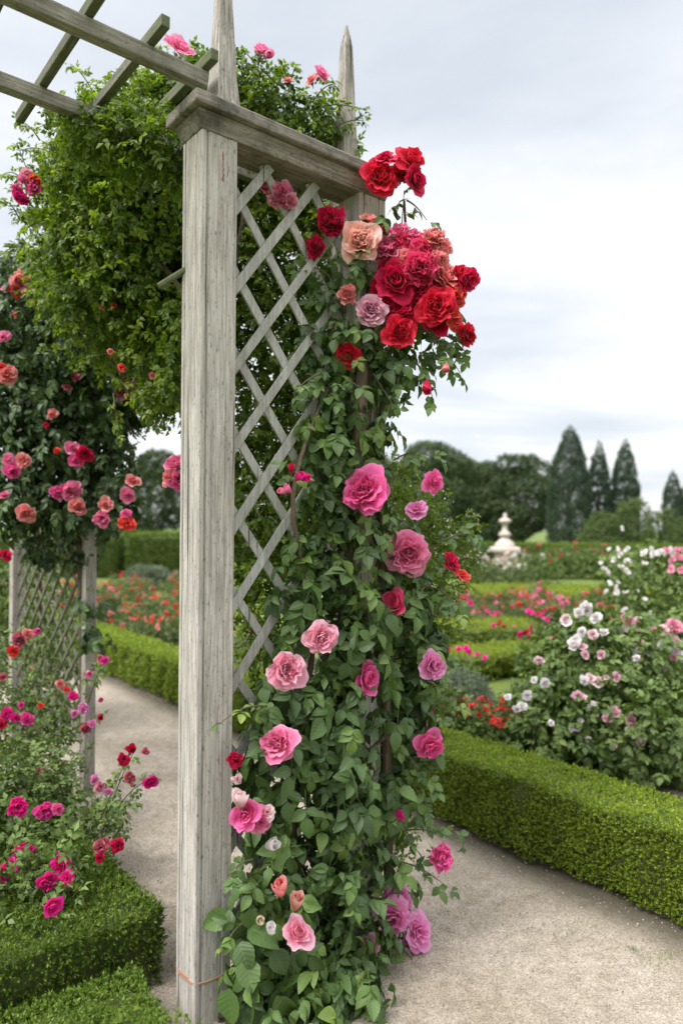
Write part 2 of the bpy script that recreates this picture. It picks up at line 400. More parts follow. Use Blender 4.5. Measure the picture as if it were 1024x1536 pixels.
# ------------------------------------------------------------------ blooms
def bloom_geo(kind, seed):
    q = np.random.default_rng(seed)
    P, Fc, pv, tn, ru = [], [], [], [], []
    cfg = {'cabbage': (50, 8, 7), 'ruffled': (70, 6, 5), 'loose': (20, 8, 7), 'bud': (11, 6, 6), 'far': (14, 4, 4), 'cup': (24, 8, 7)}[kind]
    Np, nu, nv = cfg; base = 0
    for i in range(Np):
        t = i/(Np-1)
        phi = i*2.39996+q.uniform(-.25, .25)
        if kind in ('cabbage', 'far'):
            A_0 = 14+58*t**.8; A_1 = -28+118*t**1.3; ln = .27+.21*t; W = .12+.20*t; ruf = .022+.026*t; z0 = .03*(1-t)
        elif kind == 'cup':
            A_0 = 16+50*t; A_1 = -34+95*t**1.4; ln = .36+.12*t; W = .16+.20*t; ruf = .012+.018*t; z0 = .0
        elif kind == 'ruffled':
            A_0 = q.uniform(0, 20)+75*t; A_1 = q.uniform(-25, 25)+78*t; ln = q.uniform(.33, .46); W = q.uniform(.09, .17)+.06*t; ruf = .045; z0 = 0; phi = q.uniform(0, 6.28)
        elif kind == 'loose':
            A_0 = 25+55*t; A_1 = -5+q.uniform(-15, 25)+98*t; ln = .36+.14*t; W = .17+.17*t; ruf = .04; z0 = 0
        else:
            A_0 = 18+18*t; A_1 = -28+20*t; ln = .62+.05*t; W = .16+.12*t; ruf = .008; z0 = 0
        if kind != 'bud' and i > 4 and q.uniform() < .1: continue
        if kind in ('cabbage', 'loose', 'cup', 'far') and t > .6: ln *= q.uniform(.82, 1.22); phi += q.uniform(-.35, .35); A_1 += q.uniform(-18, 22)
        A_0 += q.uniform(-6, 6); A_1 += q.uniform(-12, 12); ln *= q.uniform(.9, 1.1); W *= q.uniform(.85, 1.2)
        notch = q.uniform(-.12, .1); ph = q.uniform(0, 6.28); fr = q.uniform(2, 4.5)
        us = np.linspace(-1, 1, nu+1); vs = np.linspace(0, 1, nv+1)
        K = 12; vv = np.linspace(0, 1, K+1); ang = np.radians(A_0+(A_1-A_0)*vv**1.3)
        if kind in ('cabbage', 'loose', 'cup') and t > .55: ang = ang+np.radians((t-.5)*70)*np.clip((vv-.72)/.28, 0, 1)
        rho = np.concatenate([[0], np.cumsum(np.sin((ang[1:]+ang[:-1])/2)/K)])*ln
        zz = np.concatenate([[0], np.cumsum(np.cos((ang[1:]+ang[:-1])/2)/K)])*ln
        for v_ in vs:
            for u_ in us:
                ve = v_*(1-.24*abs(u_)**2.3+notch*math.exp(-(u_*2.6)**2)*(1 if v_ > .5 else 0)*.6)
                r_ = np.interp(ve, vv, rho)+.012; z_ = np.interp(ve, vv, zz)+z0
                wsh = (.35+.65*min(1, v_*1.7)**.7)*(1-.12*v_)
                a_ = phi+u_*min(W*wsh/max(r_, .05), 1.7)
                rf = ruf*(v_**2)*math.sin(fr*u_*2+ph)+ruf*.5*(v_**3)*math.sin(fr*5*u_+2*ph)
                r_ += rf*math.cos(math.radians(A_1)); z_ += -rf*math.sin(math.radians(A_1))+ruf*.5*v_**3*math.sin(7*u_+ph)
                # spiral: one edge tucks under the next petal
                r_ *= 1+.07*u_
                P.append((r_*math.cos(a_), r_*math.sin(a_), z_)); pv.append(v_); ru.append(u_)
        tn += [min(1, max(0, .1+.75*t+q.uniform(-.3, .3)))]*((nu+1)*(nv+1))
        for a in range(nv):
            for b in range(nu):
                Fc.append((base+a*(nu+1)+b, base+a*(nu+1)+b+1, base+(a+1)*(nu+1)+b+1, base+(a+1)*(nu+1)+b))
        base += (nu+1)*(nv+1)
    P = np.array(P)
    if kind != 'bud':   # each flower leans and opens a little unevenly
        f1, f2 = q.uniform(0, 6.28, 2)
        rad = np.hypot(P[:, 0], P[:, 1]); an = np.arctan2(P[:, 1], P[:, 0])
        P[:, :2] *= (1+.10*np.cos(an-f1)+.05*np.cos(2*an-f2))[:, None]
        P[:, 2] += rad*.22*np.cos(an-f1+1.)+.03*np.sin(5*an+f2)*rad*2
        P += .012*np.sin(P[:, [1, 2, 0]]*31+f1)
    w = max(np.ptp(P[:, 0]), np.ptp(P[:, 1]))
    if kind == 'bud': w = np.ptp(P[:, 2])*.75
    P /= w
    P[:, 2] -= P[:, 2].max()*.45
    return P, [np.array(Fc)], dict(along=pv, tint=tn, rib=ru)
BLOOMS = {}
for kind, ns in (('cabbage', 4), ('ruffled', 4), ('loose', 4), ('bud', 2), ('far', 3), ('cup', 3)):
    BLOOMS[kind] = [mesh_data('bloom_'+kind, *bloom_geo(kind, 11*j+len(kind)), True, [M['p_pink']]) for j in range(ns)]
def calyx_mesh():
    mb = MB(); z0 = -.42
    mb.rings([[(r*math.cos(a), r*math.sin(a), z) for a in np.linspace(0, 6.283, 8, endpoint=False)] for r, z in ((.03, z0-.32), (.035, z0-.12), (.09, z0-.05), (.10, z0+.04), (.05, z0+.1))])
    for k in range(5):
        a = k*1.2566; d = np.array([math.cos(a), math.sin(a), 0]); s_ = np.array([-d[1], d[0], 0])
        pts = []
        for t, w in ((0, .05), (.35, .06), (.7, .035), (1, .004)):
            c = d*(.08+.26*t)+np.array([0, 0, z0+.05+.10*math.sin(t*2)-.1*t*t]); pts += [c-s_*w, c+s_*w]
        mb.add(pts, [(0, 1, 3, 2), (2, 3, 5, 4), (4, 5, 7, 6)])
    me = bpy.data.meshes.new('calyx'); me.from_pydata(mb.v, [], mb.f); me.update(); me.materials.append(M['calyx'])
    for p in me.polygons: p.use_smooth = True
    return me
CALYX = calyx_mesh()
NB = [0]
def bloom(parent, p, diam, kind, colour, d=(0, 0), name='rose_bloom', cal=True, label=None, flat=1.):
    """d: how far the bloom turns right and up from facing the path"""
    NB[0] += 1
    me = BLOOMS[kind][NB[0] % len(BLOOMS[kind])]
    o = bpy.data.objects.new(name, me); COL.objects.link(o); o.parent = parent
    base = Vector(parent.location)
    o.location = Vector([float(c) for c in p])-base
    toc = Vector((-p[0], -p[1], 0)).normalized()
    side = Vector((-toc[1], toc[0], 0))
    dirv = (toc+side*d[0]+Vector((0, 0, 1))*(d[1])).normalized()
    qz = dirv.to_track_quat('Z', 'Y')
    o.rotation_mode = 'QUATERNION'
    o.rotation_quaternion = qz@Quaternion((0, 0, 1), random.uniform(0, 6.28))
    k = float(diam); o.scale = (k, k*random.uniform(.88, 1.), k*flat)
    o.material_slots[0].link = 'OBJECT'; o.material_slots[0].material = M['p_'+colour]
    if label: o['label'] = label
    if cal:
        c = bpy.data.objects.new('calyx', CALYX); COL.objects.link(c); c.parent = o
    return o
def blooms(parent, lst, Yf, **kw):
    for b in lst:
        px, py, dpx, kind, col = b[:5]; d = b[5] if len(b) > 5 else (random.uniform(-.35, .35), random.uniform(-.1, .45))
        Y = Yf(px, py) if callable(Yf) else Yf
        if len(b) > 6: Y += b[6]
        bloom(parent, at(px, py, Y), dpx/F*Y*1.14, kind, col, d, **kw)

# ------------------------------------------------------------------ ground and sky
def sheet(name, poly, z, m, kind='structure'):
    me = bpy.data.meshes.new(name); me.from_pydata([(x, y, z) for x, y in poly], [], [tuple(range(len(poly)))]); me.update()
    me.materials.append(m); o = link(name, me); o['kind'] = kind; return o
def gravel_mat():
    m, nt, N, L = nmat('gravel')
    pos = objvec(nt)
    vo = N('ShaderNodeTexVoronoi'); vo.inputs['Scale'].default_value = 190; L(pos, vo.inputs['Vector'])
    sep = N('ShaderNodeSeparateColor'); L(vo.outputs['Color'], sep.inputs[0])
    r = ramp(nt, [(0, (.23, .195, .155)), (.25, (.305, .265, .22)), (.6, (.355, .312, .262)), (1, (.43, .385, .335))]); L(sep.outputs[0], r.inputs[0])
    fine = noise(nt, 240, 3, .7, pos); big = noise(nt, 1.6, 6, .65, pos); mid = noise(nt, 14, 6, .7, pos)
    rf = ramp(nt, [(.3, (.66, .65, .63)), (.62, (1.12, 1.12, 1.12))]); L(fine.outputs['Fac'], rf.inputs[0])
    col = mixc(nt, .8, r.outputs[0], rf.outputs[0], 'MULTIPLY')
    rm = ramp(nt, [(.32, (.70, .68, .64)), (.6, (1.06, 1.05, 1.03))]); L(mid.outputs['Fac'], rm.inputs[0])
    col = mixc(nt, .8, col, rm.outputs[0], 'MULTIPLY')
    rb = ramp(nt, [(.35, (.80, .78, .73)), (.62, (1.06, 1.06, 1.06))]); L(big.outputs['Fac'], rb.inputs[0])
    col = mixc(nt, .9, col, rb.outputs[0], 'MULTIPLY')
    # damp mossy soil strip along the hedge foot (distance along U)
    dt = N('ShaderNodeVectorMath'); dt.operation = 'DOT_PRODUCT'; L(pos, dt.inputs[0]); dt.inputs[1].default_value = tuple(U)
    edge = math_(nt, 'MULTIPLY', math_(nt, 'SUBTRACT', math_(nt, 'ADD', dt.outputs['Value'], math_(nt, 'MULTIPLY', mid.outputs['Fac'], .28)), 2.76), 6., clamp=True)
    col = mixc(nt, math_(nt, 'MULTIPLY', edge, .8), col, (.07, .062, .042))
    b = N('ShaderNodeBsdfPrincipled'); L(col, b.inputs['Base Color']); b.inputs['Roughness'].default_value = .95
    b.inputs['Specular IOR Level'].default_value = .15
    bp = N('ShaderNodeBump'); bp.inputs['Strength'].default_value = .5; bp.inputs['Distance'].default_value = .006
    L(math_(nt, 'ADD', vo.outputs['Distance'], mid.outputs['Fac']), bp.inputs['Height']); L(bp.outputs[0], b.inputs['Normal'])
    o = N('ShaderNodeOutputMaterial'); L(b.outputs[0], o.inputs[0]); return m
def lawn_mat():
    m, nt, N, L = nmat('lawn')
    pos = objvec(nt); a = noise(nt, 60, 4, .7, pos); b_ = noise(nt, .8, 4, .6, pos)
    r = ramp(nt, [(.3, (.055, .085, .012)), (.55, (.11, .16, .022)), (.75, (.17, .21, .045))]); L(a.outputs['Fac'], r.inputs[0])
    r2 = ramp(nt, [(.3, (.75, .78, .75)), (.7, (1.15, 1.1, 1.0))]); L(b_.outputs['Fac'], r2.inputs[0])
    b = N('ShaderNodeBsdfPrincipled'); L(mixc(nt, 1., r.outputs[0], r2.outputs[0], 'MULTIPLY'), b.inputs['Base Color'])
    b.inputs['Roughness'].default_value = .9
    o = N('ShaderNodeOutputMaterial'); L(b.outputs[0], o.inputs[0]); return m
LAWN = lawn_mat(); SOIL = plain_mat('soil', (.04, .032, .022), (.085, .068, .045), 22, .95, .5, .02)
def Lp(L_, t): p = U*L_+V*t; return (p[0], p[1])          # L across the path, t along it
sheet('lawn', [(-400, -60), (400, -60), (400, 600), (-400, 600)], 0., LAWN)
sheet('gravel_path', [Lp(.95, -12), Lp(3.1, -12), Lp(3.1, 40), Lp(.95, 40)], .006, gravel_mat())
sheet('flower_bed_soil', [Lp(3.15, -4), Lp(5.2, -4), Lp(5.2, 22), Lp(3.15, 22)], .012, SOIL)
sheet('border_soil', [Lp(-1.6, 1.2), Lp(1.0, 1.2), Lp(1.0, 9), Lp(-1.6, 9)], .018, SOIL)

# ------------------------------------------------------------------ hedges
def hedge(name, pts, width, height, m, label, group=None, size=.02, cover=2.6, rough_top=.0, core=True, lod=None, tint=(0, 1)):
    """clipped hedge along a ground polyline"""
    pts = [np.array([p[0], p[1], 0.]) for p in pts]
    o = empty(name, pts[0], label, 'hedge', group)
    mb = MB(); rings = []
    ins = max(size*1.3, .024); cw, ch = width/2-ins, height-ins
    segs = []
    for i in range(len(pts)-1):
        a, b = pts[i], pts[i+1]; n = max(1, int(np.linalg.norm(b-a)/.35))
        for k in range(n): segs.append(a+(b-a)*k/n)
    segs.append(pts[-1])
    for i, p in enumerate(segs):
        d = norm(segs[min(i+1, len(segs)-1)]-segs[max(0, i-1)]); s_ = np.array([d[1], -d[0], 0])
        if i == 0: p = p+d*ins
        if i == len(segs)-1: p = p-d*ins
        j = lambda: rng.normal(0, size*.25)
        rings.append([p-s_*(cw-.04+j())+UP*.03, p-s_*(cw+j())+UP*ch*.5, p-s_*(cw+j())+UP*(ch-.01), p+UP*(ch+j()), p+s_*(cw+j())+UP*(ch-.01), p+s_*(cw+j())+UP*ch*.5, p+s_*(cw-.04+j())+UP*.03])
    mb.rings(rings); mb.build('branch_core', M['hedge_core'], o)
    geos = []
    for i in range(len(pts)-1):
        a, b = pts[i], pts[i+1]; ln = np.linalg.norm(b-a); d = (b-a)/ln; s_ = np.array([d[1], -d[0], 0])
        nsub = max(1, int(ln/1.0))
        for k in range(nsub):
            a1 = a+(b-a)*k/nsub; l1 = ln/nsub; mid = a1+d*l1/2
            dist = max(1.5, np.linalg.norm(mid[:2])); sz = max(size, (lod or .0045)*dist)
            la = sz*sz*.55*3.
            for which, area in (('top', l1*width), ('l', l1*height), ('r', l1*height)):
                n = int(area*cover*(1. if which == 'top' else 1.5)/la)+2
                t = rng.uniform(0, l1, n)
                if which == 'top':
                    w = rng.uniform(-.5, .5, n)*width; z = height+rng.normal(0, sz*.3, n)-np.abs(rng.normal(0, sz*.3, n))+.006*np.sin((k+t)*7.3)+.005*np.sin((k+t)*17+w*20)+(rng.uniform(0, 1, n) > .985)*rng.uniform(0, sz*1.6, n); z -= np.clip(np.abs(w)/(width/2)-.86, 0, 1)*sz*2.5
                    nn = np.tile(UP, (n, 1)); p = a1+d*t[:, None]+s_*w[:, None]+UP*z[:, None]
                else:
                    sg = -1 if which == 'l' else 1
                    z = height*rng.uniform(.05, 1, n)**.9; n0 = n
                    bulge = .014*np.sin((k*l1+t)*7+i)*np.sin(z*11+1)+.010*np.sin((k*l1+t)*23+z*8)
                    w = sg*(width/2+bulge-np.abs(rng.normal(0, sz*.8, n)))
                    # foot of the hedge tucks in unevenly
                    w -= sg*np.clip(.07-z, 0, .07)*.4
                    nn = np.tile(s_*sg, (n, 1)); p = a1+d*t[:, None]+s_*w[:, None]+UP*z[:, None]
                ax = nn*.9+UP*.75+rnd(n, .5); nr = nn+rnd(n, .6)
                if which == 'top': ax = nn*.55+rnd(n, .7); nr = nn+rnd(n, .55)
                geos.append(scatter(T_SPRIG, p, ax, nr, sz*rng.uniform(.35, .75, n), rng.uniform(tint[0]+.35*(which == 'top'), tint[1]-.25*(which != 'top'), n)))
    for e, (p, q) in enumerate(((pts[0], pts[1]), (pts[-1], pts[-2]))):
        d = norm(p-q); s_ = np.array([d[1], -d[0], 0]); dist = max(1.5, np.linalg.norm(p[:2])); sz = max(size, (lod or .0045)*dist)
        n = int(width*height*cover/(sz*sz*1.65))+2
        w = rng.uniform(-.5, .5, n)*width; z = height*rng.uniform(.03, 1, n)
        pp = p+s_*w[:, None]+UP*z[:, None]-d*np.abs(rng.normal(0, sz*.5, n))[:, None]
        nn = np.tile(d, (n, 1)); geos.append(scatter(T_SPRIG, pp, nn*.9+UP*.6+rnd(n, .5), nn+rnd(n, .6), sz*rng.uniform(.35, .75, n), rng.uniform(tint[0], tint[1], n)))
    add_foliage('foliage', merge(geos), m, o)
    return o
HL = 2.83
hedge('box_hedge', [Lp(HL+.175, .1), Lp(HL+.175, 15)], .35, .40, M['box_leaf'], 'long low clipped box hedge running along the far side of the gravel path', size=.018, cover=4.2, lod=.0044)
# near left box hedge: end face towards the lens
eu = norm(np.array([.39, .24, 0.])); ev = norm(np.array([-.24*1.0, .39, 0.])*1.)
cr = at(262, 1440, 2.42); cr[2] = 0
hp0 = cr-eu*.62; hp1 = hp0+V*1.35
hedge('box_hedge', [hp0, hp1], 1.2, .27, M['box_leaf_dark'], 'wide dark box hedge between the tall grass and the magenta rose bush, lower left', size=.020, cover=5.6)
# hedges of the parterre beyond the path
hedge('parterre_hedge', [(.6, 9.2), (1.4, 9.35), (2.0, 9.5), (2.6, 9.5)], 1.0, .33, M['yellow_hedge'], 'low flat hedge between the red flower bed and the nearer curved hedge', 'parterre hedges on the lawn', size=.03)
hedge('parterre_hedge', [(1.15, 7.55), (1.7, 7.9), (2.25, 8.0), (3.2, 7.9)], .7, .27, M['yellow_hedge'], 'curved low hedge just behind the rounded grey green shrub', 'parterre hedges on the lawn', size=.03)
hedge('parterre_hedge', [(2.6, 15.), (6.6, 15.)], 2.4, .30, M['yellow_hedge'], 'thin bright strip of low hedge between the red flower bed and far dark hedge', 'parterre hedges on the lawn', size=.05)
hedge('tall_hedge', [(2.2, 25.5), (16, 25.5)], 1.6, 1.02, M['box_leaf_dark'], 'long tall clipped hedge behind the stone pedestal on the right', size=.09, lod=.003)
hedge('tall_hedge', [(-16, 22.2), (-6.75, 22.)], 1.6, 1.30, M['box_leaf_dark'], 'tall clipped hedge behind the poppies, left of the gap', 'far hedges left of the post', size=.09, lod=.003)
hedge('tall_hedge', [(-6.45, 22.), (0, 22.3)], 1.6, 1.32, M['box_leaf_dark'], 'tall clipped hedge behind the poppies, right of the gap', 'far hedges left of the post', size=.09, lod=.003)

# ------------------------------------------------------------------ pergola
perg = empty('pergola', world(0, 0), 'weathered grey wooden pergola with pointed spires, moulded cap and diamond lattice', 'pergola')
def post_section(a, chamf=True):
    h = a/2; g = .005; q = h-.021
    one = [(-h, -h+.004), (-h+.004, -h)]; s = []
    # two shallow grooves near each corner
    side = [(-h+.003, -h), (-q-g, -h), (-q-g*.4, -h+.007), (-q+g*.4, -h+.007), (-q+g, -h), (h*.45-g, -h), (h*.45, -h+.0035), (h*.45+g, -h), (h-.003, -h)]
    for k in range(4):
        c, sn = math.cos(k*math.pi/2), math.sin(k*math.pi/2)
        s += [(x*c-y*sn, x*sn+y*c) for x, y in side]
    return s
def section_rings(s, v, prof):
    return [[world(s, v)+U*x*k+V*y*k+UP*z for x, y in sec] for sec, k, z in prof]
sec = post_section(.130)
for s_, nm in ((0, None), (.655, None)):
    mb = MB(); mb.rings(section_rings(s_, 0, [(sec, 1, 0), (sec, 1, 1.4), (sec, 1, 2.853)])); mb.build('post', M['post'], perg)
sq = lambda a: [(-a/2, -a/2), (a/2, -a/2), (a/2, a/2), (-a/2, a/2)]
mb = MB(); mb.rings(section_rings(.775, .25, [(sq(.108), 1, 0), (sq(.108), 1, 2.93)])); mb.build('post', M['spire'], perg, bevel=.004)
# moulding and cap over posts and lattice
def slab(s0, s1, v0, v1, z0, z1, in0=0.):
    a = [world(s0+in0, v0+in0, z0), world(s1-in0, v0+in0, z0), world(s1-in0, v1-in0, z0), world(s0+in0, v1-in0, z0)]
    b = [world(s0, v0, z1), world(s1, v0, z1), world(s1, v1, z1), world(s0, v1, z1)]
    return [a, b]
mb = MB(); mb.rings(slab(-.086, .735, -.086, .086, 2.850, 2.904, .018)); mb.build('moulding', M['cap'], perg, bevel=.003)
mb = MB(); mb.rings(slab(-.108, .755, -.108, .108, 2.906, 2.946)); mb.build('cap_board', M['cap'], perg, bevel=.006)
for s_, v_, a, zb, nm in ((.055, .02, .104, 2.948, 'near'), (.775, .25, .108, 2.935, 'far')):
    mb = MB(); mb.rings(section_rings(s_, v_, [(sq(a), 1, zb), *((sq(a), (k_[0] if nm == 'near' else k_[1]), zb+k_[2]) for k_ in ((.82, .84, .06), (.66, .74, .15), (.42, .56, .42), (.2, .36, .70), (.03, .06, .79)))]))
    mb.build('spire', M['spire'], perg, bevel=.002)
# beams and rafters
for v_, s0, s1 in ((.0, -2.6, -.02), (.43, -2.6, .66)):
    mb = MB(); c = world((s0+s1)/2, v_, 3.045); mb.box(c, U, V, UP, s1-s0, .042, .050); mb.build('beam', M['beam'], perg, bevel=.004)
for s_, a0, a1 in ((-.03, -.08, .30), (-.215, -.12, .46), (-.405, -.5, .70), (-.62, -.5, .74), (-.81, -.5, .74), (-1.0, -.5, .74), (-1.2, -.5, .74)):
    mb = MB(); c = world(s_, (a0+a1)/2, 3.090); mb.box(c, V, U, UP, a1-a0, .028, .036); mb.build('rafter', M['rafter'], perg, bevel=.003)
mb = MB(); mb.tube([world(-.13, .10, 2.38), world(-.08, .07, 2.42), world(-.03, .03, 2.46)], .011, 8); mb.build('brace', M['rafter'], perg)
# lattice
def lattice(P0, dirU, width, z0, z1, stepx, stepz, sw, m, parent, th=.009, nrm=None):
    nrm = np.array([dirU[1], -dirU[0], 0.])*1. if nrm is None else nrm
    mb = MB(); k = stepz/stepx
    for fam, off in ((1, th*.55), (-1, -th*.55)):
        c0 = z0-width*k if fam == 1 else z0
        c1 = z1 if fam == 1 else z1+width*k
        c = c0-rng.uniform(0, .05)
        while c < c1:
            pts = []
            for x in (0, width):
                pts.append((x, c+fam*k*x))
            (xa, za), (xb, zb) = pts
            def clip(xa, za, xb, zb):
                m_ = (zb-za)/(xb-xa)
                lo, hi = sorted(((z0-za)/m_+xa, (z1-za)/m_+xa)); x0, x1 = max(xa, lo), min(xb, hi)
                return (x0, za+m_*(x0-xa), x1, za+m_*(x1-xa)) if x1-x0 > .02 else None
            r_ = clip(xa, za, xb, zb)
            if r_:
                a = P0+dirU*r_[0]+UP*r_[1]; b = P0+dirU*r_[2]+UP*r_[3]; d = norm(b-a); w = np.cross(d, nrm)
                mb.box((a+b)/2+nrm*off, d, w, nrm, np.linalg.norm(b-a), sw*rng.uniform(.93, 1.07), th)
            c += stepz
    return mb.build('lattice', m, parent, bevel=.0012)
lattice(world(.062, 0), U, .530, .12, 2.848, .200, .268, .032, M['lattice'], perg)
# red stain near the top of the post, wire tie near its foot
mb = MB(); zt = 2.80
fx = lambda a, z: world(a, -.0658, z)
for k in range(11):
    w = random.uniform(.0015, .0035); z = zt-k*.0085; a = .012+random.uniform(-.0015, .0015)
    mb.add([fx(a-w, z), fx(a+w, z-.001), fx(a+w*.8, z-.0075), fx(a-w*.9, z-.007)], [(0, 1, 2, 3)])
mb.build('paint_stain', M['red_paint'], perg)
mb = MB(); ring = []
for turn in range(2):
    for k in range(17):
        a = k/16*2*math.pi; q = .0675
        q2 = min(q/max(abs(math.cos(a)), abs(math.sin(a))), .088)
        ring.append(world(0, 0, .145+.006*turn+.004*math.sin(a*2+turn))+U*q2*math.cos(a)+V*q2*math.sin(a))
mb.tube(ring, .0028, 6); tie = mb.build('wire_tie', M['wire'], smooth=True)
props(tie, 'reddish wire tie wound round the near post close to its foot', 'wire')

# left trellis: two posts with a mossy lattice between
D0 = at(131, 1200, 4.2); D0[2] = 0; C0 = at(24, 1100, 5.3); C0[2] = 0
tre = empty('trellis', D0, 'old two post trellis with mossy diamond lattice, half hidden by roses at the left edge', 'trellis')
for p, w in ((D0, .066), (C0, .09)):
    mb = MB(); mb.rings([[p+U*x+V*y+UP*z for x, y in sq(w)] for z in (0, 2.35)]); mb.build('post', M['left_post'], tre, bevel=.005)
dv = norm(C0-D0); lattice(D0+dv*.04, dv, np.linalg.norm(C0-D0)-.08, .35, 2.2, .17, .15, .022, M['old_lattice'], tre)
mb = MB(); mb.box((C0+D0)/2+UP*2.38, dv, np.cross(UP, dv), UP, np.linalg.norm(C0-D0)+.3, .07, .06); mb.build('top_rail', M['left_post'], tre)

# ------------------------------------------------------------------ climbing plants
def PB(px, py, Y, r): return (at(px, py, Y), r)
def stems(parent, paths, m, name='stem'):
    mb = MB()
    for pts, r0, r1 in paths:
        pts = [np.array(p, float) for p in pts]
        # smooth with catmull style resampling
        out = []
        for i in range(len(pts)-1):
            p0, p1, p2, p3 = pts[max(i-1, 0)], pts[i], pts[i+1], pts[min(i+2, len(pts)-1)]
            for t in np.linspace(0, 1, 6, endpoint=False):
                out.append(.5*((2*p1)+(-p0+p2)*t+(2*p0-5*p1+4*p2-p3)*t*t+(-p0+3*p1-3*p2+p3)*t**3))
        out.append(pts[-1]); n = len(out)
        mb.tube(out, [r0+(r1-r0)*i/(n-1) for i in range(n)], 6)
    return mb.build(name, m, parent, smooth=True)
def sprig(p0, p1, sag, size, n, templates, tint=(.2, 1), spread=.8):
    """leafy shoot from p0 to p1; returns stem path and foliage geometry"""
    p0, p1 = np.array(p0), np.array(p1)
    ts = np.linspace(.15, 1, n); pts = p0+(p1-p0)*ts[:, None]+UP*(sag*np.sin(ts*math.pi))[:, None]
    path = [p0, p0+(p1-p0)*.33+UP*sag*.86, p0+(p1-p0)*.66+UP*sag*.87, p1]
    d = norm(p1-p0); side = rng.normal(0, 1, (n, 3)); side -= (side@d)[:, None]*d; side = norm(side)
    ax = d*.6+side*spread-UP*.45+rnd(n, .2); nr = UP+np.array([0, -.7, 0])+rnd(n, .35)
    return (path, .0035, .0012), scatter(templates, pts, ax, nr, size*rng.uniform(.7, 1.15, n), rng.uniform(*tint, n))

# --- pink climbing rose on the lattice
base = world(.48, -.10)
pinkR = empty('climbing_rose', base, 'dense leafy climbing rose with pink blooms covering the lattice down to the gravel', 'rose')
pY = lambda px, py=0: panelY(min(px, 610))
main = [(525, 520, .13), (565, 560, .12), (500, 590, .13), (550, 630, .12), (490, 655, .12), (535, 700, .13), (490, 740, .11), (525, 780, .16), (590, 800, .13), (465, 815, .09),
        (440, 870, .08), (495, 870, .15), (570, 890, .17), (630, 880, .10), (455, 940, .10), (510, 970, .18), (590, 970, .17), (640, 950, .09), (420, 1045, .11), (490, 1070, .21), (590, 1070, .17), (620, 1030, .12),
        (405, 1120, .11), (480, 1170, .22), (580, 1170, .15), (400, 1210, .10), (470, 1270, .22), (545, 1280, .14), (385, 1330, .08), (465, 1370, .21), (530, 1380, .14), (382, 1430, .09), (460, 1460, .21), (530, 1480, .13)]
bl = [(at(px, py, pY(px)-.07-.10*max(0, (py-1100)/400)), (r, r*.85, r)) for px, py, r in main]
bl += [(np.array([x, y, z]), (.13, .13, .12)) for x, y, z in ((-.16, 2.36, .10), (-.04, 2.34, .08), (.05, 2.42, .10), (-.10, 2.28, .06), (-.22, 2.40, .12))]
g1 = merge([foliage_geo([b for b in bl if b[0][2] > 1.5], 235, .052, T_COMP, droop=.75, out=.45, upn=.55, jit=.6, shell=.32), foliage_geo([b for b in bl if b[0][2] <= 1.5], 165, .066, T_COMP, droop=.8, out=.45, upn=.6, jit=.6, shell=.3)])
# inner fine foliage
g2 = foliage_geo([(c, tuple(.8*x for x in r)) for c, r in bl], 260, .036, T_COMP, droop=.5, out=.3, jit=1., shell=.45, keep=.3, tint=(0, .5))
geos = [g1, g2]; paths = []
for a, b, sg, n in (((590, 1250), (690, 1265), .03, 7), ((585, 1290), (670, 1330), .02, 5), ((575, 1420), (600, 1510), 0, 6), ((640, 830), (705, 800), .02, 7), ((600, 1150), (660, 1090), .02, 6), ((640, 1080), (640, 1150), .0, 6),
                    ((380, 1380), (335, 1420), .02, 4), ((400, 1060), (330, 1085), .02, 3), ((600, 950), (665, 990), .03, 6), ((590, 690), (655, 690), .03, 7), ((630, 880), (690, 915), .03, 7), ((610, 1010), (680, 1060), .03, 7), ((640, 940), (680, 900), .03, 5), ((590, 1120), (645, 1180), .02, 6), ((620, 1180), (640, 1215), 0, 4), ((590, 1350), (620, 1330), .02, 4), ((560, 1500), (585, 1530), 0, 4),
                    ((430, 740), (440, 700), .0, 3), ((380, 1290), (345, 1310), .01, 3), ((480, 560), (440, 590), .01, 4), ((600, 1400), (590, 1450), .01, 4)):
    Ya, Yb = pY(a[0])-.17, pY(b[0])-.22
    pth, g = sprig(at(*a, Ya), at(*b, Yb), sg, .045, n, T_COMP); paths.append(pth); geos.append(g)
# single big leaves low on the post side
n = 26; P = np.array([at(random.uniform(340, 415), random.uniform(1330, 1530), 2.22+random.uniform(-.02, .05)) for _ in range(n)])
geos.append(scatter(T_LEAF, P, rnd(n, .5)-UP*.8+np.array([.1, -.1, 0]), rnd(n, .35)+np.array([-.1, -1, .5]), rng.uniform(.06, .115, n), rng.uniform(.2, .9, n)))
add_foliage('foliage', merge(geos), M['rose_leaf'], pinkR)
tr = [([base+np.array([.02, .0, 0]), world(.46, -.05, .5), world(.52, -.05, 1.1), world(.58, -.06, 1.7), world(.64, -.07, 2.1), world(.63, -.08, 2.5)], .022, .014),
      ([base, world(.30, -.06, .6), world(.40, -.05, 1.2), world(.30, -.06, 1.7), world(.45, -.06, 2.1)], .016, .006),
      ([world(.52, -.05, 1.1), world(.7, -.1, 1.4), world(.8, -.14, 1.6)], .01, .004), ([world(.45, -.05, .6), world(.66, -.12, .8), world(.75, -.2, .85)], .01, .004)]
stems(pinkR, tr+paths, M['bark'])
Yb = lambda px, py=0: pY(px)-.26
